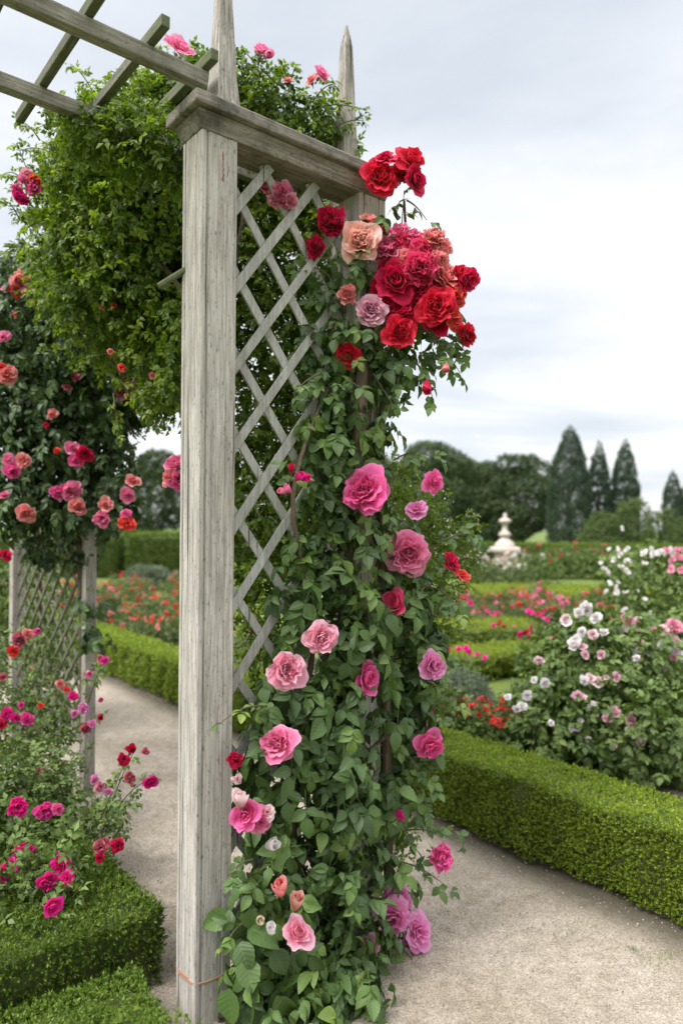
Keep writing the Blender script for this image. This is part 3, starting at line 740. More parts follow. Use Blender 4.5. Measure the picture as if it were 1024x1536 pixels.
blooms(pinkR, [
 (543, 735, 74, 'cabbage', 'hotpink', (.0, .15)), (653, 724, 36, 'loose', 'hotpink', (.9, .3)), (624, 762, 32, 'loose', 'mauve', (-.2, .6)),
 (614, 830, 70, 'cabbage', 'pink', (.15, .05)), (678, 842, 30, 'loose', 'crimson', (1.2, .2)), (694, 862, 24, 'loose', 'coral', (.9, .6)),
 (593, 905, 42, 'cup', 'raspberry', (-.7, .5)), (482, 958, 52, 'cabbage', 'light', (.35, .1)), (431, 1003, 58, 'cabbage', 'light', (.1, .1)),
 (552, 1015, 50, 'cup', 'hotpink', (.8, .0)), (652, 998, 46, 'loose', 'mauve', (.7, .2)), (647, 1122, 46, 'loose', 'hotpink', (.7, -.2)), (413, 1115, 56, 'cabbage', 'pink', (-.5, .1)),
 (366, 1222, 46, 'cup', 'hotpink', (-.1, .1)), (388, 1232, 46, 'loose', 'pink', (.3, -.1)), (361, 1202, 24, 'bud', 'pale', (0, 2)), (401, 1218, 26, 'loose', 'pale', (.3, .7)),
 (448, 1398, 48, 'cup', 'light', (.2, .9), -.10), (445, 1355, 26, 'bud', 'peach', (.3, 2.), -.10), (420, 1335, 26, 'bud', 'salmon', (-.2, 2.), -.10), (390, 1384, 15, 'bud', 'cream', (.1, 1), -.10), (407, 1397, 16, 'bud', 'white', (0, 1.5), -.10), (406, 1269, 22, 'bud', 'white', (.8, .7)),
 (590, 1380, 58, 'loose', 'mauve', (-.1, .0)), (600, 1348, 50, 'ruffled', 'mauve', (.3, .5), .02), (628, 1398, 56, 'loose', 'mauve', (.7, .1)), (618, 1422, 44, 'ruffled', 'mauve', (.6, -.3), .02), (663, 1285, 42, 'ruffled', 'hotpink', (.9, .15)), (598, 1225, 15, 'loose', 'magenta'), (552, 1420, 32, 'loose', 'dustymauve', (-.4, -.3)),
 (432, 735, 13, 'bud', 'pink', (-1, 1)), (447, 716, 14, 'bud', 'magenta', (1, 1)), (424, 738, 11, 'bud', 'pink', (-1, .5)), (457, 718, 12, 'bud', 'magenta', (1, .4)), (437, 704, 12, 'bud', 'crimson', (0, 2)),
 (354, 1140, 26, 'cup', 'crimson', (-.2, 0), .12), (356, 1170, 16, 'loose', 'pale', (0, 0), .08), (495, 962, 10, 'bud', 'mauve')], Yb)

# --- red climbing rose crowning the far end
redR = empty('climbing_rose', world(.72, -.16), 'climbing rose with big cluster of crimson, coral and peach blooms below the cap end', 'rose')
bl = [(at(px, py, Y), r) for px, py, Y, r in ((560, 430, 2.78, .13), (620, 430, 2.78, .14), (510, 400, 2.7, .10), (500, 470, 2.68, .12), (560, 500, 2.7, .13), (640, 480, 2.75, .12), (590, 545, 2.7, .12), (480, 520, 2.65, .11), (540, 370, 2.75, .08), (560, 345, 2.6, .06), (535, 400, 2.6, .07), (575, 330, 2.65, .05), (660, 520, 2.75, .06))]
geos = [foliage_geo(bl, 230, .045, T_COMP, droop=.7, out=.5, jit=.55)]; paths = []
for a, b, sg, n in (((600, 370), (606, 285), .0, 3), ((640, 500), (690, 560), .02, 8), ((620, 540), (650, 600), .02, 7), ((600, 560), (575, 640), .0, 6), ((480, 480), (440, 540), .02, 6), ((500, 420), (450, 400), .02, 6), ((650, 500), (700, 530), .02, 7), ((610, 300), (640, 330), .01, 2), ((560, 560), (590, 610), 0, 5)):
    pth, g = sprig(at(*a, 2.62), at(*b, 2.58), sg, .036, n, T_COMP, spread=.7); paths.append(pth); geos.append(g)
add_foliage('foliage', merge(geos), M['rose_leaf'], redR)
stems(redR, [([world(.74, -.1, 0), world(.72, -.09, 1.), world(.69, -.085, 1.8), world(.70, -.1, 2.2), world(.78, -.12, 2.5), at(606, 300, 2.62)], .02, .005), ([at(540, 620, 2.62), at(536, 700, 2.62), at(548, 820, 2.62)], .028, .03), ([at(552, 470, 2.68), at(543, 540, 2.64), at(540, 620, 2.62)], .02, .028)]+paths, M['bark'])
blooms(redR, [
 (570, 262, 60, 'cabbage', 'red', (.0, .0)), (620, 238, 44, 'loose', 'red', (.5, .6)), (624, 268, 40, 'cup', 'crimson', (.7, -.3)), (576, 234, 38, 'loose', 'crimson', (-.1, .8)), (603, 256, 36, 'loose', 'red', (.3, .2), .05),
 (498, 330, 46, 'ruffled', 'crimson', (-.2, .3)), (473, 369, 36, 'ruffled', 'crimson', (-.3, .1)), (540, 362, 62, 'cabbage', 'peach', (.0, .1), -.03), (553, 327, 30, 'loose', 'salmon', (.3, .9)),
 (578, 372, 50, 'ruffled', 'pink', (.0, .2), .03), (604, 360, 46, 'ruffled', 'raspberry', (.1, .5), .02), (638, 378, 58, 'ruffled', 'raspberry', (.2, .4)), (660, 392, 54, 'ruffled', 'salmon', (.6, .4)), (632, 402, 52, 'ruffled', 'raspberry', (.0, .1), -.03),
 (670, 412, 44, 'loose', 'salmon', (.8, .3)), (594, 420, 62, 'cup', 'crimson', (-.2, .1)), (628, 432, 44, 'ruffled', 'crimson', (.1, .0)), (654, 460, 62, 'cabbage', 'red', (.1, .0), -.03), (684, 446, 48, 'ruffled', 'coral', (.7, .1)),
 (681, 478, 34, 'loose', 'coral', (.7, -.3)), (705, 420, 36, 'loose', 'crimson', (1.0, .1)), (690, 410, 26, 'ruffled', 'red', (.7, .5)), (703, 500, 38, 'ruffled', 'red', (.7, -.2)), (600, 494, 58, 'cabbage', 'red', (-.1, -.1)), (600, 466, 46, 'loose', 'crimson', (0, .6), .03),
 (590, 388, 36, 'ruffled', 'raspberry', (-.1, .2), .03), (622, 352, 34, 'ruffled', 'pink', (.1, .8), .02), (614, 392, 44, 'ruffled', 'salmon', (.1, .2), .0), (646, 430, 44, 'ruffled', 'raspberry', (.3, .1), .02), (664, 372, 40, 'loose', 'salmon', (.5, .6), .03), (690, 436, 34, 'ruffled', 'red', (.8, .1), .02), (632, 458, 44, 'loose', 'crimson', (0, 0), .04), (576, 436, 44, 'loose', 'crimson', (-.4, 0), .03), (655, 486, 40, 'cup', 'crimson', (.2, -.4), .03), (672, 462, 44, 'ruffled', 'coral', (.3, .1), -.02), (598, 344, 30, 'ruffled', 'pink', (0, .7), .03), (582, 400, 30, 'loose', 'crimson', (-.2, .1), .02),
 (555, 463, 52, 'cabbage', 'dustymauve', (.0, .05)), (523, 532, 38, 'loose', 'red', (-.1, -.2)), (520, 438, 32, 'ruffled', 'salmon', (-.2, .1)), (578, 342, 18, 'loose', 'crimson', (.3, .8)), (640, 577, 16, 'bud', 'crimson', (0, -2)), (669, 550, 13, 'bud', 'salmon', (0, -1.5)), (652, 346+6, 40, 'ruffled', 'salmon', (.4, .8))],
 lambda px, py: 2.56)

# --- light green leafy vine over the top
vine = empty('leafy_vine', (-.50, 2.65, 0.), 'light green leafy vine massed over the pergola and hanging behind the lattice', 'vine')
vb = [(125, 188, 2.55, .10), (165, 205, 2.55, .12), (205, 212, 2.5, .12), (245, 225, 2.5, .11), (270, 245, 2.52, .09), (290, 130, 2.8, .1), (200, 210, 2.95, .24), (130, 185, 2.9, .10), (265, 200, 2.9, .22), (155, 230, 2.95, .2), (235, 300, 2.9, .24), (300, 150, 2.85, .15), (170, 160, 2.95, .09), (240, 150, 2.9, .10), (100, 250, 3., .09), (150, 390, 3.2, .3), (230, 400, 3.1, .3), (255, 520, 3.2, .22),  (135, 325, 3.3, .22), (200, 330, 3.2, .36), (270, 360, 3.2, .3), (95, 300, 3.4, .11), (180, 450, 3.4, .38), (250, 500, 3.3, .24), (120, 420, 3.7, .28), (50, 425, 4.2, .18), (270, 560, 2.95, .12), (285, 480, 2.8, .14), (240, 600, 3.1, .10), 
      (250, 560, 3.5, .16), (290, 450, 3.3, .3), (390, 150, 2.95, .16), (430, 190, 3.0, .19), (480, 200, 3.05, .13), (350, 130, 3.0, .14), (340, 250, 3.1, .28), (420, 290, 3.15, .26), (480, 310, 3.15, .2), (500, 230, 3.1, .12), (380, 400, 3.15, .32), (470, 420, 3.15, .26),
      (400, 530, 3.15, .28), (480, 540, 3.15, .24), (390, 650, 3.15, .26), (460, 660, 3.15, .24), (390, 770, 3.15, .24), (470, 780, 3.15, .24), (380, 880, 3.1, .2), (400, 970, 3.1, .16), (310, 330, 3.1, .25)]
bl = [PB(*b) for b in vb]
geos = [foliage_geo(bl, 980, .030, T_SMALLC, droop=.45, out=.7, upn=.6, jit=.8, shell=.42, keep=.35)]
# small satellite sprays break up the outline
sat = []
for px, py, Y, r in vb[:20]:
    for k in range(8):
        a = random.uniform(0, 6.28); q_ = random.uniform(1.05, 1.45); sat.append((at(px, py, Y)+np.array([math.cos(a)*r*q_, random.uniform(-.3, .3)*r, math.sin(a)*r*q_]), r*random.uniform(.10, .26)))
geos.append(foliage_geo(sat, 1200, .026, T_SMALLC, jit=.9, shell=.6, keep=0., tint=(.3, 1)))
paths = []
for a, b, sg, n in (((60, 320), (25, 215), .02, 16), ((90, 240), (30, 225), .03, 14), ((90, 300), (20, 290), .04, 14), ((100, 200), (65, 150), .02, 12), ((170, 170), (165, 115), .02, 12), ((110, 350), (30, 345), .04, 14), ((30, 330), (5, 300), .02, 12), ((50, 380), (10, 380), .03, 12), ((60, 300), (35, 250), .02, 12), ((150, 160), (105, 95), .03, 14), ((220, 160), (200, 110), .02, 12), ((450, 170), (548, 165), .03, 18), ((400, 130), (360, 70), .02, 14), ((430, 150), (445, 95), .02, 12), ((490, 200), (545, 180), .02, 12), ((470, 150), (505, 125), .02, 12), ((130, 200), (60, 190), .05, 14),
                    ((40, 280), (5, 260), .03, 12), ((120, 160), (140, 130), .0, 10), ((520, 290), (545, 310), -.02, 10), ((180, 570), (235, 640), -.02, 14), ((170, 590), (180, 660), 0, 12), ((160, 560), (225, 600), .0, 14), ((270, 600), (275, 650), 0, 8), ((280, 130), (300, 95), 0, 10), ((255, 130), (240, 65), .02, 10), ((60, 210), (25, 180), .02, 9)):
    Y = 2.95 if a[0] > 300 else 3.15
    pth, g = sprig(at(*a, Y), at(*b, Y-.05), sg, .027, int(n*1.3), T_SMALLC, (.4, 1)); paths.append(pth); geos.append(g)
add_foliage('foliage', merge(geos), M['vine_leaf'], vine)
for _ in range(26):
    px, py, Y, r = random.choice(vb[:24]); q = at(px, py, Y); a = random.uniform(0, 6.28)
    paths.append(([q, q+np.array([math.cos(a)*r*.6, 0, math.sin(a)*r*.5]), q+np.array([math.cos(a)*r*1.05, -.05, math.sin(a)*r*1.0])], .007, .002))
stems(vine, [([np.array([-.50, 2.65, 0]), np.array([-.50, 2.65, 1.3]), np.array([-.51, 2.68, 2.1]), np.array([-.54, 2.85, 2.5]), at(200, 220, 3.1)], .024, .01), ([np.array([-.50, 2.65, 1.6]), world(.18, .24, 2.0), world(.3, .4, 2.4), world(.4, .45, 2.9)], .014, .008), ([np.array([-.51, 2.67, 2.35]), at(180, 330, 3.3), at(100, 380, 3.6), at(50, 400, 4.1)], .012, .006)]+paths, M['bark'])
blooms(vine, [(270, 68, 46, 'cup', 'pink', (.1, .5), -.25), (392, 73, 32, 'cup', 'pink', (.2, .5)), (482, 107, 26, 'cup', 'pink', (.5, .4)), (466, 118, 18, 'loose', 'salmon', (-.3, .4)), (431, 118, 15, 'loose', 'salmon', (0, .7)), (400, 82, 14, 'bud', 'pink', (.6, -.4))], 2.82)
blooms(vine, [(405, 278, 34, 'ruffled', 'pink', (-.1, .4)), (425, 292, 42, 'ruffled', 'pink', (.1, .0)), (395, 266, 22, 'ruffled', 'salmon', (-.4, .5)), (437, 300, 24, 'ruffled', 'light', (.4, -.1)), (412, 300, 24, 'ruffled', 'light', (0, -.2))], 2.5)
blooms(vine, [(252, 716, 32, 'loose', 'salmon', (-.6, .2)), (262, 695, 34, 'loose', 'pink', (-.3, .5)), (268, 718, 28, 'loose', 'hotpink', (.1, 0))], 2.9)
paths2 = [([at(275, 640, 3.), at(285, 690, 2.95), at(262, 708, 2.92)], .004, .003)]
stems(vine, paths2, M['stem'])
blooms(vine, [(36, 268, 24, 'ruffled', 'pink'), (48, 280, 24, 'ruffled', 'hotpink'), (30, 292, 28, 'ruffled', 'magenta'), (52, 268, 20, 'ruffled', 'coral'), (24, 280, 18, 'ruffled', 'hotpink'), (40, 258, 18, 'loose', 'light'), (170, 458, 9, 'loose', 'coral'), (153, 460, 9, 'loose', 'salmon'), (167, 530, 11, 'bud', 'salmon'), (184, 555, 13, 'bud', 'coral'), (230, 562, 12, 'loose', 'salmon')], 3.05, cal=False)

# --- climbing rose on the left trellis
lr = empty('climbing_rose', D0+np.array([-.3, .2, 0]), 'dark leaved climbing rose with pink and salmon blooms over the old trellis on the left', 'rose')
lb = [(60, 470, 4.2, .40), (10, 480, 4.3, .35), (120, 520, 4.1, .38), (40, 570, 4.3, .42), (100, 620, 4.2, .40), (180, 560, 4.0, .28), (20, 660, 4.3, .36), (90, 700, 4.2, .36), (140, 660, 4.1, .22), (40, 750, 4.2, .22), (110, 755, 4.2, .18), (160, 720, 4.0, .16), (185, 750, 4.0, .10), (140, 770, 4., .14), (200, 600, 4.0, .12), (60, 820, 4.5, .12), (130, 830, 4.2, .08), (135, 900, 4.15, .07), (140, 950, 4.1, .08)]
geos = [foliage_geo([PB(*b) for b in lb], 260, .055, T_COMP, droop=.7, out=.5, jit=.6, shell=.35)]
geos.append(foliage_geo([PB(b[0], b[1], b[2], b[3]*1.02) for b in lb[:4]], 500, .03, T_SMALLC, jit=.9, tint=(.4, 1)))
paths = []
for a, b in (((160, 600), (235, 650)), ((165, 640), (215, 650)), ((150, 620), (190, 670)), ((170, 590), (250, 605)), ((180, 690), (215, 690)), ((160, 680), (200, 668)), ((20, 380), (5, 400))):
    pth, g = sprig(at(*a, 4.), at(*b, 3.95), .02, .028, 14, T_SMALLC); paths.append(pth); geos.append(g)
add_foliage('foliage', merge(geos), M['dark_leaf'], lr)
stems(lr, [([D0+np.array([-.05, .1, 0]), at(125, 1000, 4.25), at(118, 800, 4.25), at(100, 600, 4.3)], .03, .015), ([C0+np.array([.1, 0, 0]), at(60, 900, 5.), at(50, 700, 4.6)], .02, .01)]+paths, M['bark'])
blooms(lr, [(33, 420, 30, 'ruffled', 'salmon'), (24, 434, 24, 'ruffled', 'coral'), (40, 432, 22, 'ruffled', 'pink'), (8, 432, 14, 'loose', 'pink'), (54, 452, 17, 'loose', 'salmon'), (110, 471, 30, 'ruffled', 'hotpink'), (5, 505, 20, 'loose', 'pink'), (10, 560, 28, 'loose', 'salmon'), (3, 552, 20, 'loose', 'coral'),
 (190, 583, 42, 'ruffled', 'dusty'), (78, 622, 17, 'cup', 'salmon'), (108, 671, 22, 'cup', 'pink'), (127, 680, 26, 'cup', 'crimson'), (115, 692, 22, 'cup', 'hotpink'), (15, 692, 22, 'loose', 'pink'), (33, 690, 22, 'loose', 'salmon'), (20, 708, 24, 'loose', 'hotpink'), (88, 738, 30, 'ruffled', 'hotpink'), (108, 735, 30, 'ruffled', 'pink'),
 (118, 761, 28, 'cup', 'salmon'), (39, 770, 30, 'cabbage', 'salmon'), (199, 720, 22, 'cup', 'salmon'), (193, 743, 24, 'loose', 'pink'), (158, 757, 22, 'cup', 'salmon'), (152, 778, 24, 'ruffled', 'pink'), (190, 785, 26, 'loose', 'coral'), (188, 770, 16, 'loose', 'hotpink'), (5, 742, 16, 'ruffled', 'pink'), (84, 676, 10, 'loose', 'orange'), (25, 470, 12, 'loose', 'coral'), (100, 580, 14, 'loose', 'dusty'), (6, 840-8, 20, 'cup', 'crimson'), (112, 565, 14, 'loose', 'dusty'), (70, 640, 10, 'bud', 'crimson')],
 lambda px, py: 3.78)

# ------------------------------------------------------------------ rose bushes lower left
def bush(name, base, blobs, label, cat, leaf, dens, size, tmpl, flw, Yf, group=None, jit=.7, bloomname='rose_bloom', extra=None, cal=False, shell=.35, tint=(0, 1), nst=9):
    o = empty(name, base, label, cat, group)
    geos = [foliage_geo(blobs, dens, size, tmpl, droop=.3, out=.7, upn=.6, jit=jit, shell=shell, tint=tint)]; paths = []
    for a, b, sg, n, sz in (extra or []):
        pth, g = sprig(a, b, sg, sz, n, T_SMALLC if tmpl is not T_COMP else T_COMP); paths.append(pth); geos.append(g)
    add_foliage('foliage', merge(geos), leaf, o)
    for i in range(nst):
        c, r = blobs[i % len(blobs)]; rad = r if np.isscalar(r) else r[0]
        e = np.array(c)+np.array([random.uniform(-.6, .6)*rad, random.uniform(-.6, .6)*rad, random.uniform(0, .8)*rad])
        b0 = np.array([base[0]+random.uniform(-.06, .06), base[1]+random.uniform(-.06, .06), 0.]); paths.append(([b0, b0*.5+e*.5+UP*.05, e], .007, .003))
    stems(o, paths, M['stem'])
    blooms(o, flw, Yf, name=bloomname, cal=cal)
    return o
b0 = at(20, 1250, 3.7); b0[2] = 0
bush('rose_bush', b0, [PB(68, 990, 4.6, .12), PB(90, 960, 4.8, .14), PB(62, 1060, 3.8, .18), PB(95, 1090, 3.7, .10), PB(20, 1100, 3.7, .24), PB(70, 1140, 3.6, .2), PB(-30, 1050, 3.8, .3), PB(10, 1180, 3.7, .3), PB(80, 1210, 3.6, .2), PB(140, 1010, 3.9, .06), PB(40, 960, 4.1, .12)],
     'loose rose bush with dusty pink blooms round the feet of the old trellis posts', 'rose bush', M['bush_leaf'], 520, .026, T_SMALLC,
     [(30, 958, 24, 'ruffled', 'dusty'), (42, 950, 18, 'ruffled', 'salmon'), (57, 947, 11, 'loose', 'hotpink'), (20, 976, 16, 'loose', 'poppy'), (158, 990, 14, 'loose', 'fuchsia'), (150, 988, 12, 'loose', 'dusty'), (134, 1011, 12, 'loose', 'pink'), (40, 1079, 22, 'ruffled', 'fuchsia'), (24, 1076, 16, 'loose', 'magenta'), (10, 1072, 20, 'ruffled', 'magenta'), (2, 1088, 16, 'loose', 'crimson'), (110, 1045, 14, 'loose', 'magenta'),
      (125, 1062, 18, 'ruffled', 'mauve'), (112, 1070, 12, 'loose', 'mauve'), (130, 1092, 18, 'ruffled', 'dusty'), (138, 1086, 12, 'loose', 'mauve'), (150, 1075, 10, 'bud', 'crimson'), (55, 1165, 22, 'loose', 'magenta'), (90, 1025, 14, 'loose', 'salmon'), (100, 1035, 10, 'loose', 'coral'), (5, 1015, 14, 'loose', 'dusty'), (32, 1058, 10, 'loose', 'fuchsia'), (60, 1058, 9, 'loose', 'poppy'), (152, 1050, 9, 'bud', 'pink')], lambda px, py: 3.5,
     extra=[(at(130, 1060, 3.7), at(160, 985, 3.6), .02, 10, .024), (at(120, 1100, 3.7), at(155, 1070, 3.6), .02, 8, .024), (at(40, 1000, 3.9), at(35, 950, 3.8), .02, 8, .024), (at(60, 1010, 3.9), at(70, 940, 3.9), 0, 8, .024)])
b0 = at(40, 1100, 5.6); b0[2] = 0
bush('rose_bush', b0, [PB(20, 900, 5.7, .25), PB(80, 920, 5.6, .22), PB(40, 980, 5.6, .26), PB(100, 990, 5.5, .14), PB(-20, 980, 5.7, .3), PB(75, 1040, 5.4, .2), PB(0, 860, 5.8, .18), PB(60, 860, 5.8, .15)],
     'pale green bush with small dusty blooms seen through the old lattice', 'rose bush', M['bush_leaf'], 420, .04, T_SMALLC,
     [(80, 905, 8, 'loose', 'cream'), (95, 960, 9, 'loose', 'pale'), (60, 885, 7, 'loose', 'dusty'), (50, 1000, 9, 'loose', 'salmon'), (108, 930, 8, 'loose', 'white'), (70, 1020, 9, 'loose', 'dusty')], 5.0)
b0 = at(60, 1400, 2.85); b0[2] = 0
bush('rose_bush', b0, [PB(20, 1240, 3.1, .22), PB(80, 1260, 3.1, .2), PB(150, 1250, 3.2, .11), PB(20, 1310, 2.95, .2), PB(90, 1300, 2.62, .11), PB(60, 1335, 2.52, .10), PB(10, 1350, 2.48, .13), PB(20, 1300, 2.62, .13), PB(120, 1345, 2.48, .05), PB(80, 1375, 2.38, .05), PB(130, 1290, 2.8, .09), PB(165, 1215, 3.2, .08), PB(-40, 1270, 3., .25), PB(40, 1200, 3.2, .2), PB(0, 1180, 3.2, .22), PB(60, 1160, 3.3, .16), PB(110, 1320, 2.95, .12), PB(30, 1370, 2.85, .13), PB(120, 1230, 3.2, .13)],
     'low rose bush with bright magenta blooms leaning over the dark box hedge', 'rose bush', M['bush_leaf'], 480, .034, T_SMALLC,
     [(26, 1211, 28, 'ruffled', 'magenta'), (68, 1219, 32, 'ruffled', 'fuchsia'), (88, 1214, 18, 'loose', 'hotpink'), (37, 1280, 34, 'ruffled', 'magenta'), (8, 1308, 26, 'ruffled', 'magenta'), (90, 1302, 34, 'cabbage', 'magenta'), (72, 1324, 30, 'ruffled', 'magenta'), (79, 1361, 30, 'cup', 'magenta', (.5, -.3)),
      (178, 1268, 20, 'loose', 'crimson'), (150, 1272, 20, 'loose', 'dusty'), (158, 1265, 15, 'loose', 'dusty'), (150, 1288, 14, 'loose', 'crimson'), (150, 1180, 17, 'ruffled', 'light'), (162, 1188, 14, 'ruffled', 'mauve'), (142, 1170, 14, 'ruffled', 'mauve'),
      (185, 1140, 20, 'ruffled', 'crimson'), (198, 1125, 15, 'loose', 'crimson'), (218, 1128, 11, 'loose', 'dusty'), (195, 1167, 19, 'ruffled', 'dusty'), (226, 1174, 22, 'cup', 'magenta', (.3, -.1)), (15, 1296, 20, 'loose', 'fuchsia'), (100, 1318, 20, 'loose', 'magenta')], lambda px, py: min(2.8, 1.235*F/(py-HY)),
     extra=[(at(150, 1260, 3.1), at(200, 1130, 2.85), .03, 14, .026), (at(160, 1240, 3.1), at(228, 1168, 2.85), .04, 12, .026), (at(150, 1230, 3.1), at(185, 1150, 2.9), .0, 10, .026), (at(150, 1250, 3.05), at(205, 1200, 2.9), .04, 8, .03), (at(60, 1340, 2.9), at(110, 1350, 2.8), .02, 6, .034)])

# ------------------------------------------------------------------ foreground grass and leafy ground cover
def in_zone(n):
    L_ = rng.uniform(-.6, 1.04, n); t = rng.uniform(.9, 2.6, n); p = U*L_[:, None]+V*t[:, None]; return p
fh0 = cr-eu*1.15-V*.34; fh0[2] = 0
hedge('clipped_edging', [cr-eu*1.3-V*.24, cr-eu*.17-V*.24], .42, .15, M['grass'], 'low bright green leafy edging strip in the bottom left corner before the box hedge', size=.020, cover=5.0)
n = 9000; p = in_zone(n)
e = np.abs((p-(hp0+hp1)/2)@eu); ok = (p-hp0)@V < -.05
p = p[ok & (np.linalg.norm((p-A0)[:, :2], axis=1) > .30)]; n = len(p)
hgt = .10+.04*np.sin(p[:, 0]*9)*np.sin(p[:, 1]*7)
geo = [scatter(T_BLADE, p, UP*1.+rnd(n, .35), rnd(n, 1.), hgt*rng.uniform(.6, 1.6, n), rng.uniform(.1, 1, n))]
k = rng.integers(0, n, 9000); q = p[k]+UP*(hgt[k]*rng.uniform(.5, 1.45, len(k)))[:, None]
geo.append(scatter(T_SPRIG, q, UP*.8+rnd(len(k), .6), UP+rnd(len(k), .6), rng.uniform(.008, .022, len(k)), rng.uniform(.2, 1, len(k))))
g = add_foliage('grass', merge(geo), M['grass']); g['kind'] = 'stuff'
# weeds along the path edges
P = []
for (px, py, s_) in ((985, 1440, .08), (1000, 1430, .05), (860, 1400, .04), (870, 1385, .03), (950, 1425, .03), (905, 1395, .03), (800, 1345, .02)):
    Y = EYE*F/(py-HY); c = at(px, py, Y); c[2] = 0
    P += [c+np.array([random.gauss(0, s_*.5), random.gauss(0, s_*.35), 0]) for _ in range(int(1500*s_))]
P = np.array(P); n = len(P)
g = add_foliage('weeds', scatter(T_BLADE, P, UP*.6+rnd(n, .5), rnd(n, 1.), rng.uniform(.012, .035, n), rng.uniform(.3, 1, n)), M['grass']); g['kind'] = 'stuff'
# loose grit on the path
P = []
n = 9000; L_ = rng.uniform(1.1, 2.86, n); t = rng.uniform(.6, 9, n)**1.; P = U*L_[:, None]+V*t[:, None]+UP*.008
tet = (np.array([(-.5, -.4, 0), (.5, -.45, 0), (.55, .4, 0), (-.45, .5, 0), (-.2, -.2, .45), (.28, -.15, .5), (.2, .25, .4), (-.25, .2, .5)]), np.array([(0, 1, 5, 4), (1, 2, 6, 5), (2, 3, 7, 6), (3, 0, 4, 7), (4, 5, 6, 7)]), np.zeros(8), np.zeros(8))
v_, f_, a_ = scatter([tet], P, np.concatenate([rng.normal(0, 1, (n, 2)), np.zeros((n, 1))], 1), np.tile(UP, (n, 1)), rng.uniform(.003, .010, n)*rng.uniform(.5, 1, n), rng.uniform(0, 1, n))
pm, nt, N, L = nmat('pebble'); r = ramp(nt, [(0, (.15, .12, .09)), (.5, (.29, .245, .20)), (1, (.40, .35, .295))]); L(attr(nt, 'tint'), r.inputs[0])
b = N('ShaderNodeBsdfPrincipled'); L(r.outputs[0], b.inputs['Base Color']); b.inputs['Roughness'].default_value = .9; oo = N('ShaderNodeOutputMaterial'); L(b.outputs[0], oo.inputs[0])
g = add_foliage('pebbles', (v_, f_, a_), pm); g['kind'] = 'stuff'

# ------------------------------------------------------------------ garden beyond the path
def dome(c, w, h, seed=0, n=7, depth=None):
    """bush shaped cluster of blobs standing on the ground"""
    q = np.random.default_rng(seed); out = []; depth = depth or w
    for i in range(n):
        a = q.uniform(0, 6.28); rr_ = q.uniform(.0, .62); z = q.uniform(.3, .8)*h*(1-.35*rr_)
        out.append((np.array([c[0]+math.cos(a)*rr_*w/2, c[1]+math.sin(a)*rr_*depth/2, z]), (w*q.uniform(.18, .27), depth*q.uniform(.18, .27), h*q.uniform(.18, .26))))
    out.append((np.array([c[0], c[1], h*.42]), (w*.38, depth*.38, h*.42)))
    return out
# big pale pink rose bushes on the right
def gp(px, Y): return np.array([(px-CX)/F*Y, Y, 0.])
wl = [(880, 913, 24, 'cabbage', 'white'), (893, 926, 22, 'cabbage', 'white'), (868, 918, 18, 'cabbage', 'white'), (848, 932, 20, 'cup', 'white'), (850, 928, 16, 'cabbage', 'pale'), (872, 948, 18, 'cabbage', 'white'), (888, 952, 20, 'cabbage', 'pale'), (905, 948, 18, 'ruffled', 'white'), (860, 967, 24, 'cup', 'white'), (878, 982, 16, 'cabbage', 'bush_pink'),
      (818, 1024, 18, 'cabbage', 'white'), (808, 990, 20, 'ruffled', 'pale'), (800, 1020, 12, 'cup', 'white'), (790, 1043, 19, 'cabbage', 'white'), (783, 1060, 18, 'cabbage', 'white'), (775, 1064, 14, 'cup', 'white'), (760, 1045, 14, 'loose', 'white'), (897, 1022, 26, 'cabbage', 'pale'), (876, 1022, 16, 'loose', 'white'), (866, 1043, 22, 'cabbage', 'bush_pink'), (874, 1046, 14, 'loose', 'pale'), (864, 1090, 16, 'ruffled', 'white'), (856, 1093, 10, 'loose', 'white'),
      (920, 1068, 25, 'cabbage', 'bush_pink'), (945, 1080, 20, 'ruffled', 'bush_pink'), (967, 1084, 18, 'cabbage', 'pale'), (976, 1088, 12, 'loose', 'light'), (960, 1112, 20, 'cup', 'bush_pink')]
wl += [(random.uniform(835, 960), random.uniform(905, 985), random.uniform(13, 22), random.choice(['cabbage', 'ruffled', 'cup']), random.choice(['white', 'white', 'pale'])) for _ in range(2)]+[(random.uniform(800, 960), random.uniform(960, 1120), random.uniform(10, 18), random.choice(['ruffled', 'cup', 'loose']), random.choice(['white', 'pale', 'bush_pink'])) for _ in range(16)]
wl = [(a, b, c*.86, 'ruffled' if random.random() < .55 and k == 'cabbage' else k, q) for a, b, c, k, q in wl]
wl = [w+((random.uniform(-.5, .5), random.uniform(.1, .9)),) for w in wl]
def wY(px, py): return 4.75-(py-900)/300*.55
bush('pale_rose_bush', gp(900, 4.95), [PB(870, 1000, 4.9, .34), PB(940, 1000, 5.0, .34), PB(850, 1070, 4.75, .3), PB(920, 1090, 4.6, .35), PB(880, 960, 5., .22), PB(820, 1090, 4.7, .22), PB(960, 1120, 4.5, .25), PB(1000, 1100, 4.5, .3), PB(850, 1110, 4.6, .3), PB(830, 1030, 4.8, .17), PB(890, 930, 5., .10)],
     'big rose bush full of white and pale pink blooms right behind the long hedge', 'rose bush', M['bush_leaf'], 300, .052, T_COMP, wl, wY, group='pale rose bushes', nst=14)
